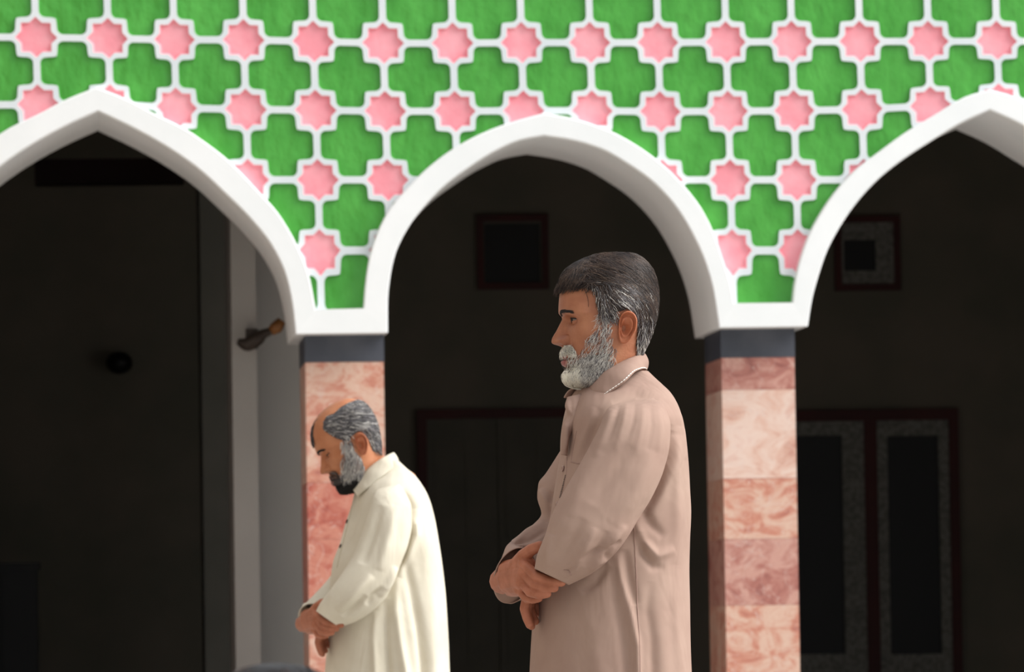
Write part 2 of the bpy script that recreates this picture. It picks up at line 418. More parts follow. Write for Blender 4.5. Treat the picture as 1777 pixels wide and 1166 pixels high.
nV = len(V); 
bk = [tuple(q+nV for q in f[::-1]) for f in keep]
V += [(v[0], YB-.005, v[1]) for v in v2]
mesh('wall_front', V, keep+bk, [M['grout'], M['green'], M['pink'], M['inner']], mi=mi+[3]*len(bk), kind='structure')

# ------------------------------------------------------------------ columns
def column(fx0, fx1, top, bot, colx0, colx1, joints, mats, label, band=(587, 622)):
    """imposts and shafts measured on their own front planes"""
    YC = YF+.16; YCB = YF+.74
    a, b = at_y(colx0, 640, YC)[0], at_y(colx1, 640, YC)[0]
    root = empty('marble_column', ((a+b)/2, (YC+YCB)/2, 0), label, 'column')
    p = [wp(q) for q in (bot[0], top[0], top[1], bot[1])]
    Vp, Fp = prism([tuple(q) for q in p], YF, YB)
    mesh('impost', Vp, Fp, M['white'], root)
    zt = min(p[0][1], p[3][1]); zb = at_y((colx0+colx1)/2, band[1], YC)[2]
    Vb, Fb = boxes([(a-.002, b+.002, YC-.002, YCB+.002, zb, zt)])
    mesh('collar', Vb, Fb, M['slate'], root)
    zs = [zb]+[at_y((colx0+colx1)/2, j, YC)[2] for j in joints]+[0.0]
    parts = []
    for k in range(len(zs)-1):
        V_, F_ = boxes([(a, b, YC, YCB, zs[k+1]+.0008, zs[k]-.0008)]); parts.append((V_, F_, mats[k % len(mats)]))
    V_, F_ = boxes([(a+.0015, b-.0015, YC+.0015, YCB-.0015, 0, zb)]); parts.append((V_, F_, 0))
    V_, F_, mi_ = join(parts); mesh('shaft', V_, F_, [MB1, MB2, MB3, MB4], root, mi=mi_)
column(0, 0, ((548, 537), (631, 535)), ((513, 579), (673, 577)), 530, 666, [837, 935, 1090, 1250, 1400], [2, 3, 3, 2, 0], 'rose marble column behind the man in cream, left of the centre arch', (580, 628))
column(0, 0, ((1274, 526), (1376, 525)), ((1248, 568), (1402, 566)), 1252, 1379, [676, 830, 935, 1050, 1200, 1350], [0, 1, 2, 0, 2, 0], 'pale pink marble column right of the man in dusty pink', (577, 620))
column(0, 0, ((-295, 537), (-212, 537)), ((-335, 579), (-175, 579)), -317, -183, [700, 837, 935, 1090, 1250], [2, 1, 3, 2, 0], 'rose marble column beyond the left edge of the view')
column(0, 0, ((2060, 525), (2160, 525)), ((2034, 566), (2190, 566)), 2038, 2164, [676, 830, 935, 1050, 1200], [0, 1, 2, 2, 0], 'rose marble column just beyond the right edge of the view')
column(0, 0, ((2833, 525), (2933, 525)), ((2807, 566), (2963, 566)), 2811, 2937, [676, 830, 935, 1050, 1200], [2, 1, 0, 2, 0], 'rose marble column at the far right end of the arcade, out of view')

# ------------------------------------------------------------------ hall behind the arcade
YH = 30.2; ZC = 4.3
XL, XR = X0+.05, X1+1.2
def st(name, L, m): V_, F_ = boxes(L); return mesh(name, V_, F_, m, kind='structure')
st('wall_light_blocker', [(-1.75, -1.45, 7, YW-.06, 0, 4.8)], M['blocker'])  # added wall out of view, blocks sky light from the left
st('wall_back', [(XL, XR, YH, YH+.2, 0, ZC)], M['wallbrown'])
st('wall_left', [(XL-.2, XL, YB-.02, YH+.2, 0, ZC)], M['wallbrown'])
st('wall_front_return', [(X1-.02, XR+.2, YB-.3, YB-.02, 0, ZC)], M['wallbrown'])
st('wall_right', [(XR, XR+.2, YB-.02, YH+.2, 0, ZC)], M['wallbrown'])
st('ceiling', [(XL-.2, XR+.2, YW+.1, YH+.2, ZC, ZC+.2)], M['ceil'])
st('floor', [(-12, 14, -4, YW+.2, -.1, 0), (XL-.2, XR+.2, YW+.2, YH+.2, -.1, -.001)], [M['floor']])
def bk(x0, y0, x1, y1, Y): a = at_y(x0, y0, Y); b = at_y(x1, y1, Y); return (min(a[0], b[0]), max(a[0], b[0]), min(a[2], b[2]), max(a[2], b[2]))
def ring_boxes(r, w, Y0, Y1):
    x0, x1, z0, z1 = r
    return [(x0, x1, Y0, Y1, z1-w, z1), (x0, x1, Y0, Y1, z0, z0+w), (x0, x0+w, Y0, Y1, z0+w, z1-w), (x1-w, x1, Y0, Y1, z0+w, z1-w)]
def window(name, outer, inner, gf):
    x0, x1, z0, z1 = bk(*outer, YH); o = None
    root = props(bpy.data.objects.new(name, None), kind='structure'); C.objects.link(root); root.location = ((x0+x1)/2, YH, z0)
    V_, F_ = boxes(ring_boxes((x0, x1, z0, z1), .035, YH-.05, YH)); mesh('window_frame', V_, F_, M['redwood'], root)
    a = bk(*inner, YH)
    w = min(a[0]-x0, x1-a[1])-.036
    V_, F_ = boxes([(x0+.035, a[0], YH-.03, YH, z0+.035, z1-.035), (a[1], x1-.035, YH-.03, YH, z0+.035, z1-.035), (a[0], a[1], YH-.03, YH, a[3], z1-.035), (a[0], a[1], YH-.03, YH, z0+.035, a[2])])
    mesh('border', V_, F_, gf, root)
    V_, F_ = boxes([(a[0], a[1], YH-.012, YH, a[2], a[3])]); mesh('pane', V_, F_, M['black'], root)
window('window_1', (826, 374, 952, 502), (839, 389, 937, 491), M['doorwood'])
window('window_2', (1446, 376, 1562, 504), (1463, 417, 1519, 470), M['greyframe'])
# panelled door in the centre arch
x0, x1, z0, z1 = bk(722, 712, 1010, 1400, YH); z0 = 0
root = props(bpy.data.objects.new('door_1', None), kind='structure'); C.objects.link(root); root.location = ((x0+x1)/2, YH, 0)
V_, F_ = boxes([(x0, x1, YH-.08, YH, z1-.05, z1), (x0, x0+.05, YH-.08, YH, 0, z1-.05), (x1-.05, x1, YH-.08, YH, 0, z1-.05)]); mesh('door_frame', V_, F_, M['redwood'], root)
xm = (x0+x1)/2
for s in (0, 1):
    a, b = (x0+.05, xm-.003) if s == 0 else (xm+.003, x1-.05)
    L = [(a, b, YH-.03, YH, 0, z1-.05)]
    for q in range(3):
        for t in range(2):
            pa = a+.04+t*(b-a-.04)/2; L.append((pa, pa+(b-a-.12)/2, YH-.042, YH-.03, .12+q*.66, .12+q*.66+.56))
    V_, F_ = boxes(L); mesh('door_leaf', V_, F_, M['doorwood'], root)
# glazed double door on the right
x0, x1, z0, z1 = bk(1300, 714, 1672, 1400, YH); z0 = 0
root = props(bpy.data.objects.new('door_2', None), kind='structure'); C.objects.link(root); root.location = ((x0+x1)/2, YH, 0)
mu = bk(1496, 720, 1526, 1166, YH)
V_, F_ = boxes([(x0, x1, YH-.08, YH, z1-.06, z1), (x0, x0+.05, YH-.08, YH, 0, z1-.06), (x1-.05, x1, YH-.08, YH, 0, z1-.06), (mu[0], mu[1], YH-.07, YH, 0, z1-.06)]); mesh('door_frame', V_, F_, M['redwood'], root)
for (ga, gb, la, lb) in ((1345, 1466, x0+.05, mu[0]), (1537, 1633, mu[1], x1-.05)):
    g = bk(ga, 757, gb, 1134, YH)
    L = [(la, g[0], YH-.05, YH, 0, z1-.06), (g[1], lb, YH-.05, YH, 0, z1-.06), (g[0], g[1], YH-.05, YH, g[3], z1-.06), (g[0], g[1], YH-.05, YH, 0, g[2])]
    V_, F_ = boxes(L); leaf = mesh('door_leaf', V_, F_, M['greyframe'], root)
    V_, F_ = boxes([(g[0], g[1], YH-.02, YH, g[2], g[3])]); mesh('pane', V_, F_, M['black'], leaf)
# plaster piers seen through the left arch
def pier(xa, xb, Y0, Y1, m):
    a, b = at_y(xa, 800, Y0)[0], at_y(xb, 800, Y0)[0]; return (a, b, Y0, Y1, 0, ZC)
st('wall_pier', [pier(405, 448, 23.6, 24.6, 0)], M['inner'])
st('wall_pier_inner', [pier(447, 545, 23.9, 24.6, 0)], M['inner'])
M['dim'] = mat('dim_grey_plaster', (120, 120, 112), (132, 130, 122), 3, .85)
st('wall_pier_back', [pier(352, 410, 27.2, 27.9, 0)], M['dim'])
st('trim_beam', [(at_y(60, 290, 28.5)[0], at_y(320, 290, 28.5)[0], 28.5, 28.8, at_y(200, 315, 28.5)[2], at_y(200, 275, 28.5)[2])], M['beam'])

# wall bracket with a brass end on the pier
bp = at_y(452, 583, 23.45)
rb = empty('wall_bracket', (bp[0], 23.6, bp[2]), 'dark slanting bracket with brass tip on the grey pier in the left arch', 'bracket')
P = [at_y(x, y, 23.45) for x, y in ((412, 592), (428, 597), (446, 588), (458, 579), (470, 575))]
V_, F_ = tube(cr_interp(range(5), P, np.linspace(0, 4, 20)), np.interp(np.linspace(0, 4, 20), [0, 1, 2, 3, 4], [.012, .03, .03, .02, .016]), 10); mesh('arm', V_, F_, M['darkmetal'], rb, smooth=True)
P = [at_y(x, y, 23.45) for x, y in ((470, 575), (480, 568), (489, 556))]
V_, F_ = tube(P, [.02, .027, .02], 10); mesh('tip', V_, F_, M['brass'], rb, smooth=True)
q = at_y(438, 586, 23.45); V_, F_ = boxes([(q[0]-.025, q[0]+.025, 23.5, 23.6, q[2]-.04, q[2]+.04)]); mesh('mount_plate', V_, F_, M['darkmetal'], rb)
# small wall fan on the back wall, and a dark cabinet on the floor
q = at_y(207, 632, YH)
rf = empty('wall_lamp', (q[0], YH, q[2]), 'small black round lamp on the dark back wall in the left arch', 'lamp')
V_, F_ = capsule((q[0], YH-.02, q[2]), (q[0], YH-.12, q[2]), .03, .035); mesh('lamp_arm', V_, F_, M['black'], rf, smooth=True)
V_, F_ = sphere((q[0], YH-.16, q[2]), (.07, .06, .06)); mesh('lamp_shade', V_, F_, M['black'], rf, smooth=True)
x0, x1, z0, z1 = bk(-60, 978, 68, 1300, 28.0)
rc_ = empty('cabinet', ((x0+x1)/2, 28.2, 0), 'black cabinet standing in the dark at the lower left edge', 'cabinet')
V_, F_ = boxes([(x0, x1, 28.0, 28.45, .05, z1-.03), (x0+.02, x1-.02, 28.02, 28.43, 0, .05)]); mesh('body', V_, F_, M['black'], rc_)
V_, F_ = boxes([(x0-.015, x1+.015, 27.985, 28.46, z1-.03, z1)]); mesh('top', V_, F_, M['black'], rc_)
xm = (x0+x1)/2
for s, (a, b) in enumerate(((x0+.01, xm-.003), (xm+.003, x1-.01))):
    V_, F_ = boxes([(a, b, 27.982, 28.0, .07, z1-.05)]); dd = mesh('door', V_, F_, M['black'], rc_)
    hx = xm-.03 if s == 0 else xm+.03
    V_, F_ = tube([(hx, 27.97, .45), (hx, 27.97, .55)], .006); mesh('handle', V_, F_, M['slate'], dd)

# ------------------------------------------------------------------ people
NC = -np.array([Fv[0], Fv[1], 0]); NC /= np.linalg.norm(NC)      # horizontal, towards the courtyard camera side
UR = R0.copy(); UP = np.array([0, 0, 1.])
class Plane:
    """a vertical plane through a person: photo position + metres towards the viewer"""
    def __init__(s, px, py, ppm):
        s.ppm = ppm; s.A = CAM+ray(px, py)*(FPX/ppm)
    def pt(s, px, py, w=0.0):
        d = ray(px, py); return CAM+d*(((s.A+NC*w-CAM)@NC)/(d@NC))
    def arr(s, P):
        """px,py located on the plane w=0, then stepped out by w (parallel, so shapes keep their size)"""
        P = np.asarray(P, float); sh = P.shape; P = P.reshape(-1, 3)
        d = Fv[None]*FPX+Rv[None]*(P[:, 0:1]-888.5)-Uv[None]*(P[:, 1:2]-583); d /= FPX
        t = ((s.A-CAM)@NC)/(d@NC)
        return (CAM+d*t[:, None]+NC[None]*P[:, 2:3]).reshape(sh)
    def px(s, X):
        """photo-plane coordinates of world points, by parallel projection onto w=0"""
        X = np.asarray(X, float); sh = X.shape; X = X.reshape(-1, 3); w = (X-s.A)@NC; Y = X-NC[None]*w[:, None]-CAM
        z = Y@Fv; return np.stack([888.5+FPX*(Y@Rv)/z, 583-FPX*(Y@Uv)/z, w], 1).reshape(sh)

# head tables in photo pixels of the man in front (930 px = 1 m), ear centre at (1083,570)
HS = 930.0; EX, EY = 1083.0, 570.0
#      y, front, back, half width(m), x of max width, front exponent
HT = np.array([
 (444, 1066, 1070, .004, 1068, 2.0), (444.6, 1054, 1084, .014, 1069, 2.0), (446, 1044, 1095, .023, 1070, 2.0), (449, 1031, 1104, .033, 1071, 2.0),
 (455, 1015, 1114, .044, 1073, 2.1), (463, 1001, 1122, .054, 1074, 2.2), (474, 988, 1130, .063, 1076, 2.3), (488, 978.5, 1135, .070, 1077, 2.4),
 (503, 973, 1138, .0745, 1077, 2.5), (520, 970.5, 1139, .077, 1077, 2.6), (535, 969.5, 1138, .0775, 1075, 2.7), (544, 971.5, 1137, .077, 1072, 2.7),
 (551, 976, 1136, .0755, 1068, 2.6), (560, 979, 1133, .074, 1064, 2.5), (572, 980, 1130, .073, 1062, 2.4), (585, 979, 1126, .071, 1060, 2.3),
 (597, 977, 1121, .069, 1060, 2.2), (605, 974.5, 1117, .0675, 1060, 2.1), (612, 972, 1114, .066, 1060, 2.0), (618, 971.5, 1112, .065, 1060, 2.0), (622.5, 977, 1111, .064, 1060, 2.0), (627, 972, 1110, .063, 1060, 2.0),
 (632, 973.5, 1109, .062, 1060, 1.95), (638, 981, 1108, .061, 1060, 1.9), (644, 979, 1107, .060, 1061, 1.9), (650, 977, 1107, .059, 1062, 1.9), (656, 979, 1107, .058, 1063, 1.95), (661, 985, 1107, .057, 1065, 2.0),
 (665, 997, 1107, .0565, 1067, 2.0), (668, 1012, 1108, .056, 1069, 2.0), (671, 1024, 1108, .056, 1070, 2.0), (680, 1030, 1109, .057, 1071, 2.0), (700, 1028, 1114, .060, 1072, 2.0), (730, 1020, 1122, .066, 1074, 2.0)])
NOSE = np.array([(548, 0), (553, 2.0), (558, 6.0), (565, 10.5), (573, 15), (581, 19.5), (586, 21.5), (590, 22), (593.5, 21), (596, 17), (598, 10), (600, 4), (602, 0)])
NSIG = np.array([(548, .008), (560, .0075), (575, .0085), (590, .0115), (602, .012)])
def ht(y):
    y = np.asarray(y, float); return [np.interp(y, HT[:, 0], HT[:, k]) for k in range(1, 6)]
def half_b(x, y, off=0.0):
    """half width of the head at a side-view position"""
    f, b, w, c, e = ht(y)
    u = np.where(x < c, (c-x)/np.maximum(c-f, 1e-3), (x-c)/np.maximum(b-c, 1e-3)); ex = np.where(x < c, e, 2.1)
    return w*np.clip(1-np.clip(u, 0, 1)**ex, 0, 1)**(1/2.0)
def g2(d, s): return np.exp(-(d/s)**2)
def head_grid():
    ys = np.r_[444+ (np.linspace(0, 1, 26)**2)*19, np.arange(464, 540, 1.3), np.arange(540, 675, .8), np.arange(676, 731, 3)]
    nt_ = 208; th = np.arange(nt_)*2*math.pi/nt_
    smooth = cr_interp(HT[:, 0], HT[:, 1:], ys)
    Y = np.repeat(ys[:, None], nt_, 1); f, b, w, c, e = [smooth[:, k][:, None] for k in range(5)]
    ct, sn = np.cos(th)[None], np.sin(th)[None]
    ex = np.where(ct > 0, e, 2.1)
    cu = np.sign(ct)*np.abs(ct)**(2/ex)
    X = np.where(ct > 0, c-(c-f)*cu, c-(b-c)*cu); B = w*np.sign(sn)*np.abs(sn)
    front = (ct > 0)
    # nose
    na = cr_interp(NOSE[:, 0], NOSE[:, 1], ys); ns = np.interp(ys, NSIG[:, 0], NSIG[:, 1])[:, None]
    X = X-np.where(front, na*np.exp(-(np.abs(B)/ns)**2.4), 0)
    aB = np.abs(B); S = np.sign(B)
    # nostril wings, nasolabial fold, cheekbones, brow, eye sockets, temples
    k = g2(Y-590.5, 5.5)*g2(aB-.0150, .0065)*front
    X -= 8.5*k; B += S*.0026*k
    rr = np.hypot((Y-590)/9.5, (aB-.0135)/.0115); k = g2(rr-1.15, .25)*front*(X > 974)*(Y > 580); X += 2.4*k
    k = g2(Y-598, 2.2)*g2(aB-.009, .004)*front; X += 5*k
    k = g2(Y-(603+0*X), 14)*g2(aB-(.026+(Y-590)*.0003), .005)*front; X += 1.6*k
    k = g2(Y-576, 13)*g2(X-1006, 18)*front; B += S*.0022*k; X -= 2.2*k
    k = g2(Y-602, 14)*g2(X-1018, 20)*front; B -= S*.0035*k
    k = g2(Y-543, 5.5)*g2(aB-.032, .02)*front; X -= 4.2*k
    k = g2(Y-556, 8.5)*g2(aB-.031, .0165)*front; X += 12*k; B -= S*.0015*k
    k = g2(Y-556, 7)*g2(aB-.013, .006)*front; X += 3.5*k
    k = g2(Y-528, 16)*g2(X-1022, 18)*front; B -= S*.003*k
    k = g2(Y-545, 5)*g2(X-1008, 10)*front; B += S*.0018*k
    # jaw corner
    k = g2(Y-628, 20)*g2(X-1052, 16); B += S*.002*k
    # mouth line
    k = g2(Y-622.5, 1.5)*g2(aB, .021)*front; X += 1.5*k
    # sinew and throat
    P = np.stack([X, Y, B], 2)
    return P, ys, th
def head_local(P):
    """side-view pixels -> local metres (forward, towards viewer, up) about the ear"""
    P = np.asarray(P, float)
    return np.stack([(EX-P[..., 0])/HS, P[..., 2], (EY-P[..., 1])/HS], -1)
def make_ear(side=1):
    """ear as one relief: rim, inner ridge, bowl and lobe"""
    out = np.array([(1067.5, 569), (1069, 556), (1074, 547), (1083, 543.5), (1092, 547), (1097.5, 556), (1098, 567), (1095.5, 578), (1090, 587), (1085, 594), (1078, 599.5), (1071, 598), (1068, 590), (1067, 580)], float)
    n = 72; t = np.linspace(0, len(out), n, endpoint=False); k = np.floor(t).astype(int); s = (t-k)[:, None]
    g = lambda q: out[(k+q) % len(out)]
    O = .5*((2*g(0))+(-g(-1)+g(1))*s+(2*g(-1)-5*g(0)+4*g(1)-g(2))*s**2+(-g(-1)+3*g(0)-3*g(1)+g(2))*s**3)
    cen = np.array([1079, 572.])
    R = np.r_[np.linspace(0, .98, 30), 1.0, 1.01, .99, .94, .86]
    P = []
    for j, r in enumerate(R):
        q = cen+(O-cen)*r
        if j == 0: q = np.repeat(cen[None], n, 0)+(O-cen)*.01
        x, y = q[:, 0], q[:, 1]
        frontness = np.clip((1075-x)/10, 0, 1)
        basew = half_b(np.full(n, 1062.), np.full(n, 572.))*.985+.004+np.clip((x-1066)/30, 0, 1.1)*.0125
        if j < 31:
            ang_lobe = np.clip((y-583)/10, 0, 1); rim = g2(r-.92, .085)*(1-.75*ang_lobe)*(1-frontness*.9)
            h = .0042*rim
            h -= .0036*g2(r-.76, .09)*(1-ang_lobe)*(1-frontness)
            h += .0030*g2(r-.56, .12)*(1-ang_lobe)*(1-frontness)
            con = np.exp(-(((x-1078)/7.5)**2+((y-574)/9.5)**2)**1.2); h -= .0115*con
            fos = np.exp(-(((x-1081)/5)**2+((y-556)/5)**2)); h -= .0045*fos
            tr = np.exp(-(((x-1069.5)/3.2)**2+((y-575)/5)**2)); h += .0035*tr
            w = basew+h
        else:
            dz = {31: .0015, 32: .004, 33: .0085, 34: .014}[j]; w = basew-dz
            w = np.maximum(w, .052)
        P.append(np.stack([x, y, w*side], 1))
    P = np.array(P); F = grid_faces(len(R), n, True, True, False)
    if side < 0: F = [f[::-1] for f in F]
    return P.reshape(-1, 3), F
HAIR = [(953, 520), (957, 500), (968, 480), (985, 455), (1005, 436), (1060, 425), (1110, 435), (1160, 480), (1165, 560), (1150, 600), (1126, 616), (1106, 616), (1098, 603), (1100, 585), (1101, 562), (1096, 545), (1084, 540), (1070, 545), (1060, 556), (1044, 556), (1034, 541), (1030, 524), (1024, 508), (1012, 503), (995, 501), (978, 504), (968, 512)]
BEARD = [(1034, 541), (1031, 560), (1030, 574), (1020, 583), (1009, 592), (1006, 606), (1000, 617), (993, 606), (986, 599), (966, 598), (955, 604), (955, 614), (968, 618), (982, 622), (968, 630), (977, 637), (962, 643), (962, 690), (1010, 690), (1030, 668), (1050, 646), (1063, 626), (1064, 610), (1058, 590), (1057, 560), (1050, 545)]
class Head:
    def __init__(s, plane, ex, ey, tilt=0.0, wear=0.0):
        s.pl = plane; s.c = plane.pt(ex, ey, 0)
        t = math.radians(tilt); fw = -UR
        s.f = fw*math.cos(t)-UP*math.sin(t); s.u = UP*math.cos(t)+fw*math.sin(t); s.n = NC
        y = math.radians(wear)
        f2 = s.f*math.cos(y)+s.n*math.sin(y); s.n = s.n*math.cos(y)-s.f*math.sin(y); s.f = f2
    lid = (9, -17); gaze = -.22
    def w(s, P):
        L = head_local(P); return s.c+L[..., 0:1]*s.f+L[..., 1:2]*s.n+L[..., 2:3]*s.u
def head_parts(H, lipmat=1):
    P, ys, th = head_grid(); n = len(th)
    V = H.w(P).reshape(-1, 3); F = grid_faces(len(ys), n, True, True, True)
    c = P.reshape(-1, 3)
    mi = []
    for f in F:
        p = c[list(f)].mean(0)
        mi.append(1 if (614.5 < p[1] < 634 and abs(p[2]) < .024 and p[0] < 990) else 0)
    parts = [(V, F, mi)]
    for sd in (1, -1):
        Pe, Fe = make_ear(sd); parts.append((H.w(Pe), Fe, 2))
        # eyelids: two skin shells over the eyeball
        ec = np.array([1000.5, 554.5]); eb = .0315*sd
        for (a0, a1) in ((math.radians(H.lid[0]), math.radians(72)), (math.radians(-68), math.radians(H.lid[1]))):
            na_, nb_ = 10, 22; Pl = []; up_ = a1 > 0
            for a in np.linspace(a0, a1, na_):
                for b in np.linspace(-math.radians(85), math.radians(85), nb_):
                    lid = a
                    edge = (a0 if up_ else a1); k = 1-abs(a-edge)/(abs(a1-a0)+1e-9)
                    aa = a*(1-.0) if False else a+(0-edge)*k*(abs(b)/1.48)**2.2*.9
                    r = .01345 if up_ else .0131
                    q = (ec[0]-r*HS*math.cos(aa)*math.cos(b), ec[1]-r*HS*math.sin(aa), eb+r*math.cos(aa)*math.sin(b))
                    Pl.append(q)
            parts.append((H.w(np.array(Pl)), grid_faces(na_, nb_, False), 0))
    return parts
def head_extras(H, body, prefix=''):
    for sd in (1, -1):
        ec = np.array([(1000.5, 554.5, .0315*sd)]); c = H.w(ec)[0]
        V1, F1 = sphere(c, .0122, 16, 22)
        look = H.f*.98+H.u*H.gaze; look /= np.linalg.norm(look)
        a = np.cross(look, UP); a /= np.linalg.norm(a); b = np.cross(look, a)
        V2 = [c+look*.0124]; R = [.0030, .0066, .0070]; D = [.0132, .0112, .0102]
        for r, d in zip(R, D):
            for q in range(20): V2.append(c+look*d+r*(math.cos(q*math.pi/10)*a+math.sin(q*math.pi/10)*b))
        F2 = [(0, 1+q, 1+(q+1) % 20) for q in range(20)]
        for k in range(2): F2 += [(1+k*20+q, 1+k*20+(q+1) % 20, 21+k*20+(q+1) % 20, 21+k*20+q) for q in range(20)]
        V_, F_, m_ = join([(V1, F1, 0), (V2, F2, 1)])
        mesh('eyeball', V_, F_, [M['sclera'], M['iris']], body, mi=m_, smooth=True)
        # lashes and lid line
        L = []
        for b in np.linspace(-math.radians(75), math.radians(80), 14):
            aa = math.radians(H.lid[0])*(1-(abs(b)/1.48)**2.2*.9); r = .0138
            L.append((1000.5-r*HS*math.cos(aa)*math.cos(b), 554.5-r*HS*math.sin(aa), .0315*sd+r*math.cos(aa)*math.sin(b)))
        V_, F_ = tube(H.w(np.array(L)), np.r_[.0004, np.full(12, .0011), .0006], 6); mesh('eyelashes', V_, F_, M['lash'], body, smooth=True)
def face_surf(H, x, y, sd, off):
    """point on face near side-view position, offset outward"""
    x = np.asarray(x, float); y = np.asarray(y, float)
    f, b, w, c, e = ht(y)
    x_in = np.clip(x, f+.6, b-.6)
    B = half_b(x_in, y)
    # outward normal estimate
    eps = 2.0
    dbx = (half_b(np.clip(x_in+eps, f+.3, b-.3), y)-half_b(np.clip(x_in-eps, f+.3, b-.3), y))*HS/(2*eps)
    dby = (half_b(x_in, np.clip(y+eps, 445, 729))-half_b(x_in, np.clip(y-eps, 445, 729)))*HS/(2*eps)
    n = np.stack([-dbx, -dby, np.ones_like(dbx)], -1); n /= np.linalg.norm(n, axis=-1)[..., None]
    return np.stack([x_in+n[..., 0]*off*HS, y+n[..., 1]*off*HS, (B+n[..., 2]*off)*sd], -1)
def brows(H, body, mats):
    for sd in (1, -1):
        S, mi = [], []
        for k in range(330):
            t = rng.random(); b = .010+.042*t
            y = 547-7*math.sin(min(1, t*1.25)*math.pi/2)+6*max(0, t-.6)+rng.normal()*1.3
            f, bb, w, c, e = ht(y); 
            u = math.sqrt(max(0, 1-(b/w)**2))**(2/e)
            x = c-(c-f)*u-(2.8+3.4*min(1, (b-.01)/.016))
            p0 = np.array([x+1.5, y, b*sd]); d = np.array([2.2+3.5*t, -2.6+3.5*t, .0045*sd*(1-.35*t)])
            S.append([p0, p0+d*.5+[-.8, 0, 0], p0+d*1.0]); mi.append(int(rng.random() < .15))
        strands('eyebrow', H.w(np.array(S)), .00055, mats, mi, body)
def edge_k(X, Y, poly, e):
    d, _, _ = polydist(X, Y, list(poly)+[poly[0]]); return np.clip(d/e, 0, 1)
def flow_hair(H, pts, lenfn, dirfn, nseg, sd, lift, matfn, wild=.12):
    """hairs rooted at pts, combed along dirfn over the surface; lift(X, Y, t) is vectorised"""
    pts = np.array(pts); n = len(pts); X0, Y0, S0 = pts[:, 0], pts[:, 1], pts[:, 2]
    L = np.array([lenfn(x, y) for x, y in zip(X0, Y0)])/nseg; ph = rng.random(n)*6.28; wig = rng.normal(size=n)*wild+.22*np.sin(X0*.19+1.3*np.sin(Y0*.13))*np.sin(Y0*.17+X0*.05)
    cx, cy = X0.copy(), Y0.copy(); base = lift(X0, Y0, 0.0); out = []
    for k in range(nseg+1):
        o = base+(lift(X0[:1], Y0[:1], k/nseg)-lift(X0[:1], Y0[:1], 0.0))[0]
        out.append(face_surf(H, cx, cy, S0, o))
        D = np.array([dirfn(x, y, k/nseg) for x, y in zip(cx, cy)]); a = np.arctan2(D[:, 1], D[:, 0])+wig+.15*np.sin(ph+k*1.3)
        cx = cx+L*np.cos(a); cy = cy+L*np.sin(a)
    P = np.stack(out, 1); ear = (((P[..., 0]-1083)/15.5)**2+((P[..., 1]-571)/28.5)**2 < 1).any(1); keep = ~ear
    return P[keep], [matfn(x, y, s_) for (x, y, s_), q in zip(pts, keep) if q]
def scatter(poly, n, both=True, edge=.35):
    """roots over a side-view region; extra ones near the outline where the surface turns away"""
    out = []; xs = [p[0] for p in poly]; ys_ = [p[1] for p in poly]
    while len(out) < n:
        y = rng.uniform(max(446, min(ys_)), max(ys_))
        f, b, w, c, e = ht(y)
        if rng.random() < edge:
            th = rng.uniform(0, math.pi); ct = math.cos(th); x = c-(c-f)*ct if ct > 0 else c-(b-c)*ct
        else: x = rng.uniform(f, b)
        if not (f+.5 <= x <= b-.5): continue
        if inpoly(x, y, poly): out.append((x, y, 1 if (rng.random() < .68 or not both) else -1))
    return out

def solid_sheet(o, th, off=1):
    m = o.modifiers.new('thickness', 'SOLIDIFY'); m.thickness = th; m.offset = off; return o
def cap_mesh(H, poly, thick, name, mats, body, noise=1.0, edge=10.0, seed=1, side=0):
    """hair mass: the skin under the region lifted by a thickness that dies out at the hairline"""
    P, ys, th = head_grid(); n = len(th)
    X, Y, B = P[..., 0], P[..., 1], P[..., 2]
    ins = inpoly(X, Y, poly); d, _, _ = polydist(X, Y, list(poly)+[poly[0]])
    k = np.where(ins, np.clip(d/edge, 0, 1), 0); k = k*k*(3-2*k)
    N = grid_normals(np.stack([X/HS, Y/HS, B], 2))
    t = thick(X, Y)*k
    r = noise*(.35*np.sin(X*.55+Y*.21+seed)*np.sin(Y*.31-X*.13)+.3*np.sin(X*.23-Y*.4+3*B*20+seed*2))
    t = t+r*k*.9
    Q = np.stack([X+N[..., 0]*t, Y+N[..., 1]*t, B+N[..., 2]*t/HS], 2)
    if side: ins = ins & (B*side > 0)
    keep = ins.reshape(-1); F = [f for f in grid_faces(len(ys), n, True, True) if all(keep[list(f)])]
    used = sorted({q for f in F for q in f}); mp = {q: i for i, q in enumerate(used)}
    V = H.w(Q).reshape(-1, 3)[used]
    return mesh(name, V, [tuple(mp[q] for q in f) for f in F], mats, body, smooth=True)
FK = 1.5
def apply_folds(PL, P, folds, wrap=True, two=False):
    """P in (px,py,w). push the cloth along its normal by drawn folds on the side facing the viewer"""
    Wd = PL.arr(P); N = grid_normals(Wd, wrap); face = np.clip(N@NC*3+.3, 0, 1)
    D = np.zeros(P.shape[:2])
    for (kd, pts, wd, amp) in folds:
        pts = list(pts)
        if pts[-1][1] > 1095: pts.append((pts[-1][0]+(pts[-1][0]-pts[-2][0])*.8, 1420))
        d, s, t = polydist(P[..., 0], P[..., 1], pts)
        tp = np.sin(np.clip(t, 0, 1)*math.pi)**.6
        if kd == 'r': D += FK*amp*tp*np.exp(-(d/wd)**2)
        else: D += FK*amp*tp*(s*d/wd)*np.exp(-(d/wd)**2)*1.6
    return Wd+N*(D*face)[..., None]/1000.0, N
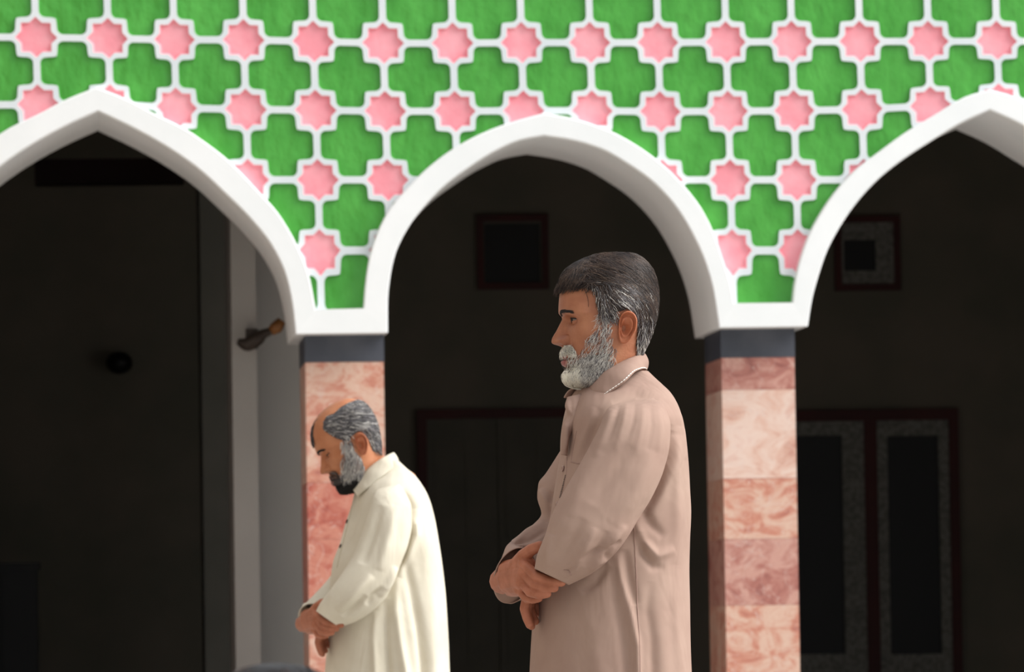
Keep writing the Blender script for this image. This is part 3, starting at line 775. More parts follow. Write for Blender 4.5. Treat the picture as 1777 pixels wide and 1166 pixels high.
class Surf:
    """visible-side lookup on a garment"""
    def __init__(s, PL, Wd, N, P=None):
        px = PL.px(Wd.reshape(-1, 3)); m = (N.reshape(-1, 3)@NC) > -.15
        s.px = px[m]; s.W = Wd.reshape(-1, 3)[m]; s.N = N.reshape(-1, 3)[m]
    def at(s, x, y, off=0.0):
        d = (s.px[:, 0]-x)**2+(s.px[:, 1]-y)**2; k = np.argsort(d)[:6]; w = 1/(d[k]+.3); w /= w.sum()
        n = (s.N[k]*w[:, None]).sum(0); n /= np.linalg.norm(n)
        return (s.W[k]*w[:, None]).sum(0)+n*off, n
    def curve(s, pts, n, off):
        pts = np.asarray(pts, float); q = cr_interp(np.arange(len(pts)), pts, np.linspace(0, len(pts)-1, n))
        return np.array([s.at(x, y, off)[0] for x, y in q])
def torso(PL, tab, dx, nth=300, step=2.0, ex=2.25):
    tab = np.asarray(tab, float); ys = np.arange(tab[0, 0], tab[-1, 0]+step/2, step); T = cr_interp(tab[:, 0], tab[:, 1:], ys)
    th = np.arange(nth)*2*math.pi/nth
    c = np.sign(np.cos(th))*np.abs(np.cos(th))**(2/ex); s = np.sign(np.sin(th))*np.abs(np.sin(th))**(2/ex)
    h = (T[:, 1]-T[:, 0])/2; m = (T[:, 1]+T[:, 0])/2; dxx = np.minimum(dx, h*.5)
    a = np.sqrt(np.maximum(h**2-dxx**2, 1))
    X = m[:, None]+a[:, None]*c[None]+dxx[:, None]*s[None]
    # exact silhouettes
    X = m[:, None]+(X-m[:, None])*(h/np.abs(X-m[:, None]).max(1))[:, None]
    W_ = T[:, 2][:, None]*s[None]
    return np.stack([X, np.repeat(ys[:, None], nth, 1), W_], 2)
def sleeve(stations, n=150, nth=110):
    """stations: Fx,Fy,Rx,Ry,w,T,(skew x,y)"""
    S = np.array([list(q)+[0]*(9-len(q)) for q in stations], float); t = np.arange(len(S))
    Q = cr_interp(t, S, np.linspace(0, len(S)-1, n)); th = np.arange(nth)*2*math.pi/nth
    c, s = np.cos(th)[None, :], np.sin(th)[None, :]
    mx, my = (Q[:, 0]+Q[:, 2])/2, (Q[:, 1]+Q[:, 3])/2; ax, ay = (Q[:, 2]-Q[:, 0])/2, (Q[:, 3]-Q[:, 1])/2
    return np.stack([mx[:, None]+ax[:, None]*c+Q[:, 6:7]*s, my[:, None]+ay[:, None]*c+Q[:, 7:8]*s, Q[:, 4:5]+Q[:, 5:6]*s+Q[:, 8:9]*c], 2)
def strip(PL, top, low, n=60, m=9, bulge=.006):
    a = cr_interp(np.arange(len(top)), np.array(top, float), np.linspace(0, len(top)-1, n)); b = cr_interp(np.arange(len(low)), np.array(low, float), np.linspace(0, len(low)-1, n))
    A, B = PL.arr(a), PL.arr(b); g = []
    for k in range(m):
        t = k/(m-1); P = A*(1-t)+B*t; mid = (A+B)/2; ctr = mid.mean(0)
        side = np.cross(B-A, np.gradient(A, axis=0)); side /= np.linalg.norm(side, axis=1)[:, None]+1e-9
        sg = np.sign((side*(mid-PL.pt(1072, 660, 0) if False else side*(mid-mid.mean(0)-0))).sum()+1e-9)
        g.append(P+side*sg*bulge*math.sin(t*math.pi))
    return np.array(g).transpose(1, 0, 2), A, B
def world_strip(PL, top, low, name, m_, parent, th=.0022, bulge=.005, n=60):
    g, A, B = strip(PL, top, low, n, 9, bulge)
    o = mesh(name, g.reshape(-1, 3), grid_faces(g.shape[0], g.shape[1], False), m_, parent, smooth=True); solid_sheet(o, th, 0)
    return o, g
def body_under(PL, joints, legs, hands):
    pass

def finger(pts, r0, r1):
    out = []
    rs = np.linspace(r0, r1, len(pts))
    for k in range(len(pts)-1): out.append((pts[k], pts[k+1], rs[k], rs[k+1]))
    return out

def build_man(cfg):
    PL = cfg['plane']; s = PL.ppm/930.0
    foot = PL.pt(*cfg['feet'], 0); foot[2] = 0
    root = empty('person', tuple(foot), cfg['label'], 'person')
    H = Head(PL, *cfg['ear'], tilt=cfg['tilt'], wear=cfg.get('turn', 0)); H.lid = cfg.get('lid', H.lid); H.gaze = cfg.get('gaze', H.gaze)
    global FK; FK = cfg.get('fk', 1.5)
    hp = head_parts(H)
    # hands, arms, trunk and legs as one fused skin, joined with the head
    caps = []
    for (a, b, ra, rb) in cfg['hands']:
        caps.append(capsule(PL.arr(a), PL.arr(b), ra, rb))
    hv, hf = fuse(caps, .0014, 5, .4)
    big = []
    for (a, b, ra, rb) in cfg['limbs']: big.append(capsule(PL.arr(a), PL.arr(b), ra, rb, 16))
    for (a, b, ra, rb) in cfg['legs'](foot): big.append(capsule(a, b, ra, rb, 16))
    bv, bf = fuse(big, .008, 8)
    V, F, mi = join(hp+[(hv, hf, 3), (bv, bf, 0)])
    body = mesh('body', V, F, [cfg['skin'], M['lip'], M['earskin'], M['skinh']], root, mi=mi, smooth=True)
    head_extras(H, body)
    # kurta
    P = torso(PL, cfg['torso'], cfg['dx'], step=2.0*s)
    Wd, N = apply_folds(PL, P, cfg['torso_folds'])
    ku = mesh('kurta', Wd.reshape(-1, 3), grid_faces(P.shape[0], P.shape[1]), cfg['cloth'], root, smooth=True); solid_sheet(ku, .002, -1)
    st_ = Surf(PL, Wd, N)
    sl = []
    for key in ('near_sleeve', 'far_sleeve'):
        P = sleeve(cfg[key]); Wd, N2 = apply_folds(PL, P, cfg.get(key+'_folds', []))
        o = mesh('sleeve', Wd.reshape(-1, 3), grid_faces(P.shape[0], P.shape[1], True, True, False), cfg['cloth'], ku, smooth=True); solid_sheet(o, .0018, -1)
        sl.append((Wd, Surf(PL, Wd, N2), o))
    collars = []
    for (top, low) in cfg['collar']:
        o, g = world_strip(PL, top, low, 'collar', cfg['cloth'], ku, bulge=cfg.get('cb', .005)); collars.append((o, g))
    # shalwar
    zt = cfg['hipz']; L = []
    for sd in (1, -1):
        pz = np.array([zt, .62, .40, .22, .10]); rr = np.array([.12, .105, .09, .08, .062]); G_ = []
        for z, r in zip(np.linspace(zt, .10, 40), np.interp(np.linspace(zt, .10, 40), pz[::-1], rr[::-1])):
            c = foot+NC*(.085*sd)*(1 if z < .6 else .85)-UR*(-.0)+UP*z
            wv = 1+.05*np.sin(z*60+np.arange(40)*.9)
            L.append([c+(UR*math.cos(a)*1.15+NC*math.sin(a))*r*wv[q] for q, a in enumerate(np.arange(40)*math.pi/20)])
    L = np.array(L).reshape(2, 40, 40, 3)
    V_, F_, m_ = join([(L[k].reshape(-1, 3), grid_faces(40, 40, True, True, False)) for k in (0, 1)])
    sh = mesh('shalwar', V_, F_, cfg['cloth'], root, smooth=True); solid_sheet(sh, .002, -1)
    return dict(root=root, H=H, body=body, kurta=ku, surf=st_, sleeves=sl, collars=collars, PL=PL)
def legs_std(foot, hip=.90):
    out = []
    for sd in (1, -1):
        h = foot+NC*.085*sd; 
        out += [(h+UP*hip, h+UP*.48, .078, .052), (h+UP*.48, h+UP*.09, .05, .036), (h+UP*.045+UR*.05, h+UP*.035-UR*.12, .034, .028), (h+UP*.09, h+UP*.05+UR*.03, .036, .034)]
        for t in range(5):
            b = h-UR*.13+NC*((t-2)*.014)*1.0; out.append((b+UP*.022, b-UR*(.055-.006*abs(t-1 if sd > 0 else t-3))+UP*.014, .012, .010))
    return out
# --------------------------------------------- the man in dusty pink
P1 = Plane(1070, 700, 930.0)
def hmap(fn, L): return [(fn(a), fn(b), ra, rb) for a, b, ra, rb in L]
HANDS = []
HANDS += [((872, 1008, -.015), (886, 1002, .03), .025, .025), ((883, 990, .03), (914, 982, .105), .021, .018), ((882, 1002, .03), (912, 996, .108), .022, .018), ((884, 1012, .028), (908, 1010, .102), .021, .017), ((888, 1020, .022), (904, 1022, .085), .017, .0145)]
HANDS += finger([(908, 979, .112), (931, 1001, .152), (955, 1009, .176), (973, 1011, .187)], .0108, .0085)
HANDS += finger([(908, 994, .108), (927, 1015, .146), (946, 1021, .168), (961, 1021, .178)], .0100, .0080)
HANDS += finger([(905, 1009, .100), (919, 1028, .134), (936, 1033, .154), (949, 1031, .164)], .0096, .0076)
HANDS += finger([(900, 1022, .082), (911, 1037, .108), (924, 1041, .124), (935, 1039, .134)], .0088, .0068)
HANDS += finger([(893, 984, .065), (908, 966, .105), (922, 955, .125), (936, 949, .14)], .0145, .0098)          # thumb over the wrist
# the other hand, hanging below
HANDS += [((956, 988, .14), (938, 1004, .09), .021, .021), ((938, 1004, .09), (922, 1028, .058), .02, .016)]
HANDS += finger([(916, 1030, .070), (910, 1056, .070), (914, 1072, .075), (919, 1084, .080)], .0098, .0078)
HANDS += finger([(919, 1030, .052), (914, 1058, .050), (918, 1076, .056), (922, 1086, .060)], .0098, .0076)
HANDS += finger([(924, 1030, .034), (920, 1054, .030), (925, 1070, .036), (929, 1078, .042)], .0094, .0074)
HANDS += finger([(928, 1026, .018), (928, 1046, .014), (933, 1060, .02), (937, 1066, .025)], .0086, .0068)
HANDS += finger([(936, 1008, .105), (924, 1024, .100), (916, 1040, .094)], .0115, .0090)
LIMBS1 = [((1072, 735, 0), (1072, 700, 0), .10, .055), ((1078, 760, .06), (1078, 760, -.06), .08, .08), ((1080, 760, 0), (1085, 960, 0), .105, .11), ((1085, 960, .03), (1085, 1090, .03), .11, .115), ((1085, 960, -.03), (1085, 1090, -.03), .11, .115),
          ((1094, 775, .155), (1045, 915, .20), .04, .034), ((1045, 915, .20), (958, 986, .145), .034, .023), ((1064, 775, -.14), (975, 890, -.165), .04, .034), ((975, 890, -.165), (952, 942, -.13), .03, .028), ((952, 942, -.13), (916, 975, -.07), .028, .026), ((916, 975, -.07), (880, 1004, -.015), .026, .024)]
man1 = build_man(dict(plane=P1, feet=(1080, 2030), label='standing man with grey beard in dusty pink kurta, hands folded, nearest the viewer', ear=(1083, 570), tilt=0, turn=4,
    skin=M['skin'], cloth=M['kurta'], hands=HANDS, limbs=LIMBS1, legs=lambda f: legs_std(f), dx=26, hipz=.90,
    torso=[(645, 1040, 1124, .058), (655, 1025, 1134, .068), (668, 1006, 1148, .088), (682, 994, 1162, .112), (696, 986, 1171, .138), (712, 981, 1178, .165), (730, 977, 1183, .18), (760, 973, 1188, .172), (790, 972, 1192, .172),
           (813, 968, 1194, .172), (850, 962, 1196, .17), (890, 956, 1198, .168), (940, 946, 1196, .166), (990, 936, 1195, .168), (1042, 928, 1196, .172), (1110, 922, 1197, .178), (1166, 919, 1199, .182), (1300, 912, 1206, .192), (1430, 905, 1214, .20), (1530, 900, 1220, .206)],
    torso_folds=[('s', [(1168, 742), (1158, 800), (1136, 860), (1112, 905)], 13, -7), ('r', [(1164, 752), (1158, 790), (1142, 840), (1118, 890)], 7, -6), ('r', [(1172, 760), (1168, 820), (1172, 900), (1168, 980)], 9, 3.5), ('r', [(1100, 905), (1112, 942), (1136, 966), (1166, 955)], 8, 6),
                 ('r', [(1106, 925), (1112, 962), (1130, 985), (1150, 986)], 7, -4.5), ('r', [(1108, 880), (1128, 915), (1150, 935)], 8, -4), ('r', [(1068, 962), (1076, 1010), (1090, 1060), (1102, 1120)], 6, 6.5), ('r', [(1081, 955), (1088, 1000), (1099, 1050)], 7, -4.5),
                 ('r', [(1058, 985), (1064, 1040), (1078, 1100), (1085, 1166)], 9, -5), ('r', [(1050, 980), (1030, 1010), (1006, 1028)], 9, -5), ('r', [(1010, 1050), (1030, 1110), (1040, 1170)], 16, 3), ('r', [(1150, 1000), (1140, 1060), (1150, 1150)], 14, 2.5), ('r', [(1125, 1010), (1120, 1060), (1128, 1110)], 8, -3.5),
                 ('r', [(1175, 990), (1170, 1080), (1178, 1166)], 8, 2.5), ('r', [(985, 740), (990, 770), (986, 800)], 8, -3), ('s', [(1035, 712), (1028, 740), (1012, 780), (1003, 805)], 8, 4), ('r', [(1060, 705), (1100, 690), (1140, 700)], 7, -2.5),
                 ('r', [(960, 905), (950, 960), (952, 1000)], 8, -5), ('r', [(1180, 720), (1186, 800)], 6, 2)],
    near_sleeve=[(1066, 704, 1130, 695, .125, .02), (1054, 713, 1147, 707, .155, .048), (1046, 726, 1154, 723, .176, .058), (1038, 745, 1159, 745, .188, .062), (1022, 777, 1157, 778, .197, .066), (1003, 812, 1147, 820, .204, .066), (983, 846, 1129, 862, .210, .063), (965, 878, 1106, 900, .214, .06),
                 (953, 905, 1087, 932, .216, .058), (946, 928, 1068, 958, .212, .055), (938, 948, 1046, 980, .202, .052), (931, 966, 1020, 999, .188, .048), (927, 988, 986, 1016, .164, .044)],
    near_sleeve_folds=[('r', [(1060, 716), (1050, 750), (1030, 800)], 6, 2.4), ('r', [(1072, 708), (1062, 740), (1050, 775)], 4, -1.8), ('r', [(1085, 704), (1078, 740), (1064, 790)], 4.5, 1.6), ('r', [(1099, 704), (1094, 740), (1080, 780)], 4, -1.3), ('r', [(1112, 706), (1110, 740), (1098, 800)], 4.5, 1.4),
                       ('r', [(1124, 708), (1126, 745), (1118, 790)], 4, -1.3), ('r', [(1138, 712), (1142, 750), (1136, 800)], 4.5, 1.6), ('r', [(1128, 790), (1098, 860), (1060, 915)], 16, 4), ('r', [(1090, 780), (1060, 830), (1025, 880)], 13, -3), ('r', [(1040, 790), (1005, 850), (985, 900)], 11, 3),
                       ('r', [(1010, 905), (990, 940), (965, 975)], 9, -4), ('r', [(1030, 920), (1012, 955), (985, 990)], 7, 4), ('r', [(1050, 925), (1035, 958), (1010, 985)], 6, -4), ('r', [(1080, 915), (1062, 938), (1050, 965)], 6, 4.5), ('r', [(1072, 940), (1058, 950), (1045, 972)], 4, -5), ('r', [(1050, 972), (1035, 978), (1020, 992)], 4, 4),
                       ('r', [(1052, 955), (1030, 960), (1005, 975)], 4.5, -3.5), ('s', [(975, 1000), (992, 990), (1000, 978)], 4, 3), ('r', [(955, 930), (950, 955), (948, 985)], 6, 3.5)],
    far_sleeve=[(1000, 735, 1080, 735, -.15, .05), (972, 780, 1060, 790, -.17, .06), (949, 816, 1040, 850, -.175, .062), (935, 836, 1020, 890, -.175, .062), (933, 860, 1010, 920, -.168, .06), (940, 888, 1000, 950, -.155, .058), (926, 908, 985, 975, -.13, .054), (908, 924, 965, 990, -.10, .052), (889, 938, 940, 1012, -.062, .050, -8, -4, -.01), (890, 945, 918, 1030, -.028, .034, -22, -6, -.03), (906, 952, 878, 1047, .004, .014, -33, -4, -.05)],
    far_sleeve_folds=[('r', [(938, 845), (950, 865), (962, 885)], 6, 5), ('r', [(958, 850), (955, 880), (950, 905)], 5, -5), ('r', [(945, 905), (915, 922), (885, 948)], 5, 4), ('r', [(950, 918), (920, 935), (895, 945)], 4, -4), ('r', [(925, 945), (900, 948), (875, 962)], 3, 3)],
    collar=[([(1119, 614, 0), (1104, 619, .042), (1080, 629, .060), (1052, 644, .062), (1030, 660, .044), (1017, 683, .030)], [(1122, 642, 0), (1117, 642, .045), (1103, 647, .082), (1082, 667, .104), (1056, 685, .102), (1039, 697, .088)]),
            ([(1119, 614, 0), (1104, 619, -.042), (1080, 630, -.060), (1050, 643, -.062), (1022, 660, -.04), (1002, 672, -.012)], [(1122, 642, 0), (1117, 642, -.045), (1100, 652, -.078), (1060, 680, -.09), (1010, 690, -.07), (979, 689, -.03)])]))
def dress(man, hairpoly, thick, hmats):
    pass
H1, B1, ku1, sf1 = man1['H'], man1['body'], man1['kurta'], man1['surf']
HM = [M['hdark'], M['hbrown'], M['hlight'], M['hgrey'], M['hwhite'], M['hcream'], M['hblack']]
def thick1(X, Y): return 5.0+2.5*g2(Y-450, 30)+4.5*g2(X-985, 26)*g2(Y-478, 22)-2.2*np.clip((Y-550)/50, 0, 1)-2.5*g2(X-1048, 18)*g2(Y-545, 20)
cap = cap_mesh(H1, HAIR, thick1, 'hair', [mat('hair_base', (48, 40, 37), (60, 50, 45), 50, .9, spec=.1)], man1['root'], .7, 9)
def dir1(x, y, t):
    x0_, x = x, x+7*math.sin(y*.5)+5*math.sin(y*1.7)
    if x < 1016 and y < 512:
        a = np.array([-.75, .55+.5*t])
    elif x < 1062 and y > 500: a = np.array([-.1+.9*min(1, max(0, (x-1035)/25)), 1.0])
    else:
        dx, dy = x-1058, y-562; l = math.hypot(dx, dy)+1e-6; a = np.array([-dy/l, dx/l])+np.array([.22, .38])
        if y > 560: a = np.array([-.05, 1.0])
    if 1016 <= x < 1040 and y < 500: a = np.array([.35, .9])*(1-(x-1016)/24)*.6+a*((x-1016)/24+.3)
    return a
def mat1(x, y, s_):
    r = rng.random()
    g = .85*g2(x-1062, 34)*g2(y-535, 26)+.75*np.clip((y-545)/35, 0, 1)
    if r < g: return 3 if rng.random() < .74 else 4
    r = rng.random()+.30*math.sin(.11*x+.33*y-.0012*(x-1060)**2)
    if r < .10 and y < 520: return 2
    return 1 if r < .55 else 0
S, mi = flow_hair(H1, scatter(HAIR, 5400)+scatter([(953, 520), (957, 500), (968, 480), (985, 455), (1022, 436), (1022, 502), (978, 504)], 1500, True, .7), lambda x, y: (rng.uniform(16, 42) if y < 540 else rng.uniform(10, 20)) if x > 1034 or y < 476 else rng.uniform(7, 13)+max(0, 492-y)*.5, dir1, 6, 1,
    lambda x, y, t: (thick1(x, y)*np.minimum(1, .25+edge_k(x, y, HAIR, 9))*.95+1.1+2.6*t*(1-t))/HS, mat1)
strands('hair_strands', H1.w(S), np.array([.0006 if m in (0, 1) else .0005 for m in mi]), HM, mi, cap)
# fringe falling in front of the forehead, and loose hairs
S, mi = [], []
for k in range(520):
    sd = 1 if rng.random() < .6 else -1; b = abs(rng.normal())*.020*sd; u = rng.random()
    x0, y0 = 985-12*u, 478+20*u; f = float(ht(y0)[0]); 
    u_ = math.sqrt(max(0, 1-min(1, abs(b)/.07)**2)); x0 = 1075-(1075-f)*u_**.8-7
    L = rng.uniform(6, 17)*(1.2 if rng.random() < .3 else 1)*(1.0 if abs(b) < .025 else .5); a = rng.uniform(.55, 1.15)
    p = [(x0+2, y0, b)]; cx, cy = x0, y0
    for q in range(5):
        cx -= L/5*math.cos(a); cy += L/5*math.sin(a); a += .22; p.append((cx, cy, b*(1+.02*q)))
    S.append(p); mi.append(1 if rng.random() < .5 else (2 if rng.random() < .6 else 0))
loose = [[(1010, 503, .066), (1013, 512, .068), (1016, 524, .068), (1016.5, 534, .067), (1015, 542, .065)]]
strands('fringe', H1.w(np.array(S)), .00055, HM, mi, cap)
strands('loose_lock', H1.w(cr_interp(range(5), loose[0], np.linspace(0, 4, 6))[None]), .0007, HM, [0], cap)
# wisps over the crown
S, mi = [], []
for k in range(60):
    x0 = rng.uniform(1020, 1110); b = rng.uniform(0, .045)
    p = []; L = rng.uniform(35, 75); cx = x0; cy = float(np.interp(x0, [1010, 1036, 1074, 1100, 1121, 1136, 1146], [447, 440, 440, 449, 467, 488, 515]))
    a = .15+(x0-1020)/90*.5
    for q in range(6):
        B = float(half_b(min(max(cx, 985), 1133), max(cy+6, 447)))
        p.append((cx, cy+b*200*(1 if q else 1), max(B, b)*1.02+.004)); cx += L/6*math.cos(a+.12*q); cy += L/6*math.sin(a+.12*q)
    S.append(p); mi.append(2 if rng.random() < .55 else 1)
strands('crown_wisps', H1.w(np.array(S)), .0006, HM, mi, cap)
# beard
BCORE = [(955, 640), (985, 638), (1002, 622), (1022, 618), (1045, 615), (1056, 616), (1048, 640), (1026, 664), (1008, 690), (955, 690), (955, 640)]
def thickb(X, Y): return 1.6+3.2*g2(X-978, 22)*g2(Y-652, 22)+1.0*g2(Y-660, 10)
beard = cap_mesh(H1, BCORE, thickb, 'beard', [mat('beard_base', (150, 142, 130), (120, 112, 104), 60, .8)], man1['root'], .8, 12)
MCORE = [(955, 597), (985, 600), (994, 612), (997, 622), (985, 616), (970, 614.5), (955, 614)]
def thickm(X, Y): return 3.4+0*X
def dirb(x, y, t):
    if y < 618 and x < 992: return (.42+.022*(x-965), .8)
    if x < 990: return (.02, 1.0)
    k = min(1, (x-990)/40); return (-.42*k-.12*t, .95)
def matb(x, y, s_):
    r = rng.random()
    if 622 < y < 643 and 978 < x < 996 and r < .3: return 1
    if x < 1005 and y > 630: return 5 if r < .7 else 4
    if y < 618 and x < 996: return 5 if r < .5 else (4 if r < .85 else 3)
    if x > 1035 and y < 600: return 4 if r < .7 else 3
    return 4 if r < .56 else (3 if r < .93 else 1)
def liftb(x, y, t):
    k = thickb(x, y)*edge_k(x, y, BCORE, 12)*1.15*inpoly(x, y, BCORE)
    k = k+1.6*edge_k(x, y, MCORE, 4.5)*.9*inpoly(x, y, MCORE)
    return (k+.3+3.3*t)/HS
pts = scatter(BEARD, 2500)+scatter(BCORE, 1500, True, .75)+scatter([(955, 597), (986, 599), (996, 611), (985, 614), (968, 613), (955, 612)], 700, True, .85)+scatter([(968, 638), (985, 638), (988, 668), (968, 668)], 700, True, .8)
pts = [p for p in pts if not (p[0] < 982 and 616 < p[1] < 636)]
pts = [p for p in pts if rng.random() < 1-.62*float(g2(p[0]-1008, 22)*g2(p[1]-603, 26))*(p[0] > 994)-.3*(p[0] > 1030 and p[1] < 600)]
S, mi = flow_hair(H1, pts, lambda x, y: rng.uniform(8, 17) if not (y < 618 and x < 992) else rng.uniform(5, 9), dirb, 5, 1, liftb, matb, .32)
strands('beard_strands', H1.w(S), .00045, HM, mi, beard)
brows(H1, B1, [M['hdark'], M['hbrown']])
# stitched edge, buttons, seams of the dusty pink kurta
g = man1['collars'][0][1]
E_ = g[:, -2]+(g[:, -1]-g[:, -2])*.45; L = np.r_[0, np.cumsum(np.linalg.norm(np.diff(E_, axis=0), axis=1))]
parts = []; nd = 26
for k in range(nd):
    a, b = (.06+.90*k/nd)*L[-1], (.06+.90*(k+.55)/nd)*L[-1]
    pa = np.array([np.interp(a, L, E_[:, q]) for q in range(3)])+NC*.0030; pb = np.array([np.interp(b, L, E_[:, q]) for q in range(3)])+NC*.0030
    parts.append(capsule(pa, pb, .0012, .0012, 6, 2))
V_, F_, m_ = join(parts); mesh('collar_stitching', V_, F_, M['stitch'], ku1, smooth=True)
def button(sf, x, y, parent, r=.0056, m=M['button']):
    p, n = sf.at(x, y, .0015); a = np.cross(n, UP); a /= np.linalg.norm(a); b = np.cross(n, a)
    R = [(.0001, .0012), (.0022, .0010), (.0036, .0012), (.0044, .0022), (r, .0018), (r+.0002, .0005), (r-.0004, -.001)]
    V = [p+n*h+q*(math.cos(t)*a+math.sin(t)*b) for q, h in R for t in np.arange(20)*math.pi/10]
    pr = [(V, grid_faces(len(R), 20, True, True, True), 0)]
    for sx, sy in ((1, 1), (1, -1), (-1, 1), (-1, -1)):
        c = p+a*sx*.0011+b*sy*.0011; v, f = capsule(c+n*.0008, c+n*.0016, .0006, .0006, 6, 2); pr.append((v, f, 1))
    V_, F_, m_ = join(pr); mesh('button', V_, F_, [m, M['kurtadark']], parent, mi=m_, smooth=True)
button(sf1, 978, 814, ku1); button(sf1, 967.5, 877, ku1)
def seam(sf, pts, parent, name, m, r=.0009, n=50, off=.0002):
    V_, F_ = tube(sf.curve(pts, n, off), r, 6); return mesh(name, V_, F_, m, parent, smooth=True)
seam(sf1, [(1097, 893), (1098, 940), (1101, 1000), (1103, 1060), (1106, 1110), (1107, 1168)], ku1, 'side_seam', M['kurtadark'], .0009)
seam(sf1, [(990, 803), (1003, 806.5), (1018, 806)], ku1, 'pocket_edge', M['kurtadark'], .0008)
seam(sf1, [(991, 800), (994, 780), (1000, 750)], ku1, 'pocket_seam', M['kurtadark'], .0005)
seam(sf1, [(984, 740), (984, 780), (983, 815), (977, 850), (972, 880)], ku1, 'placket_edge', M['kurtadark'], .0006)
parts = []
for k in range(16):
    x, y = 982-.62*k, 826+2.5*k; p, n = sf1.at(x, y, .0006); p2, _ = sf1.at(x-1.6, y+.2, .0006); parts.append(capsule(p, p2, .0007, .0007, 5, 2))
V_, F_, m_ = join(parts); mesh('placket_stitching', V_, F_, M['lash'], ku1)
# folded placket edge and open collar stand under the beard
P = sleeve([(984, 690, 1012, 684, .03, .012), (980, 706, 1006, 712, .045, .016), (984, 722, 1003, 730, .05, .014), (975, 744, 993, 748, .05, .012), (974, 766, 986, 770, .045, .010), (973, 790, 984, 792, .04, .006)], 60, 40)
Wd, N2 = apply_folds(P1, P, [('r', [(990, 690), (992, 715), (984, 740)], 4, -3), ('r', [(984, 735), (983, 760), (980, 785)], 3, 3)])
o = mesh('placket', Wd.reshape(-1, 3), grid_faces(P.shape[0], P.shape[1], True, True, True), M['kurta'], ku1, smooth=True)
# cuff of the near sleeve
Wd, sfs, so_ = man1['sleeves'][0]
seam(sfs, [(977, 990), (985, 992), (989, 999)], so_, 'cuff_vent', M['kurtadark'], .0012, 12)
seam(man1['sleeves'][1][1], [(877, 962), (893, 952), (912, 948), (921, 948)], man1['sleeves'][1][2], 'cuff_seam', M['kurtadark'], .0009, 20)
# finger nails
def nail(PL, a, nrm, up, L, Wn, body):
    V, F = [], []
    for i in np.linspace(-1, 1, 7):
        for j in np.linspace(-1, 1, 7):
            V.append(a+up*(i*L)+np.cross(nrm, up)*(j*Wn)*(1-.12*i*i)-nrm*(.0012*j*j+.0006*i*i))
    mesh('fingernail', V, grid_faces(7, 7, False), M['nail'], body, smooth=True)
nail(P1, P1.arr(np.array([977, 1009.5, .163]))+NC*.0078+UP*.001, NC*.93+UP*.35, (UR*.98-UP*.03), .0052, .0042, B1)

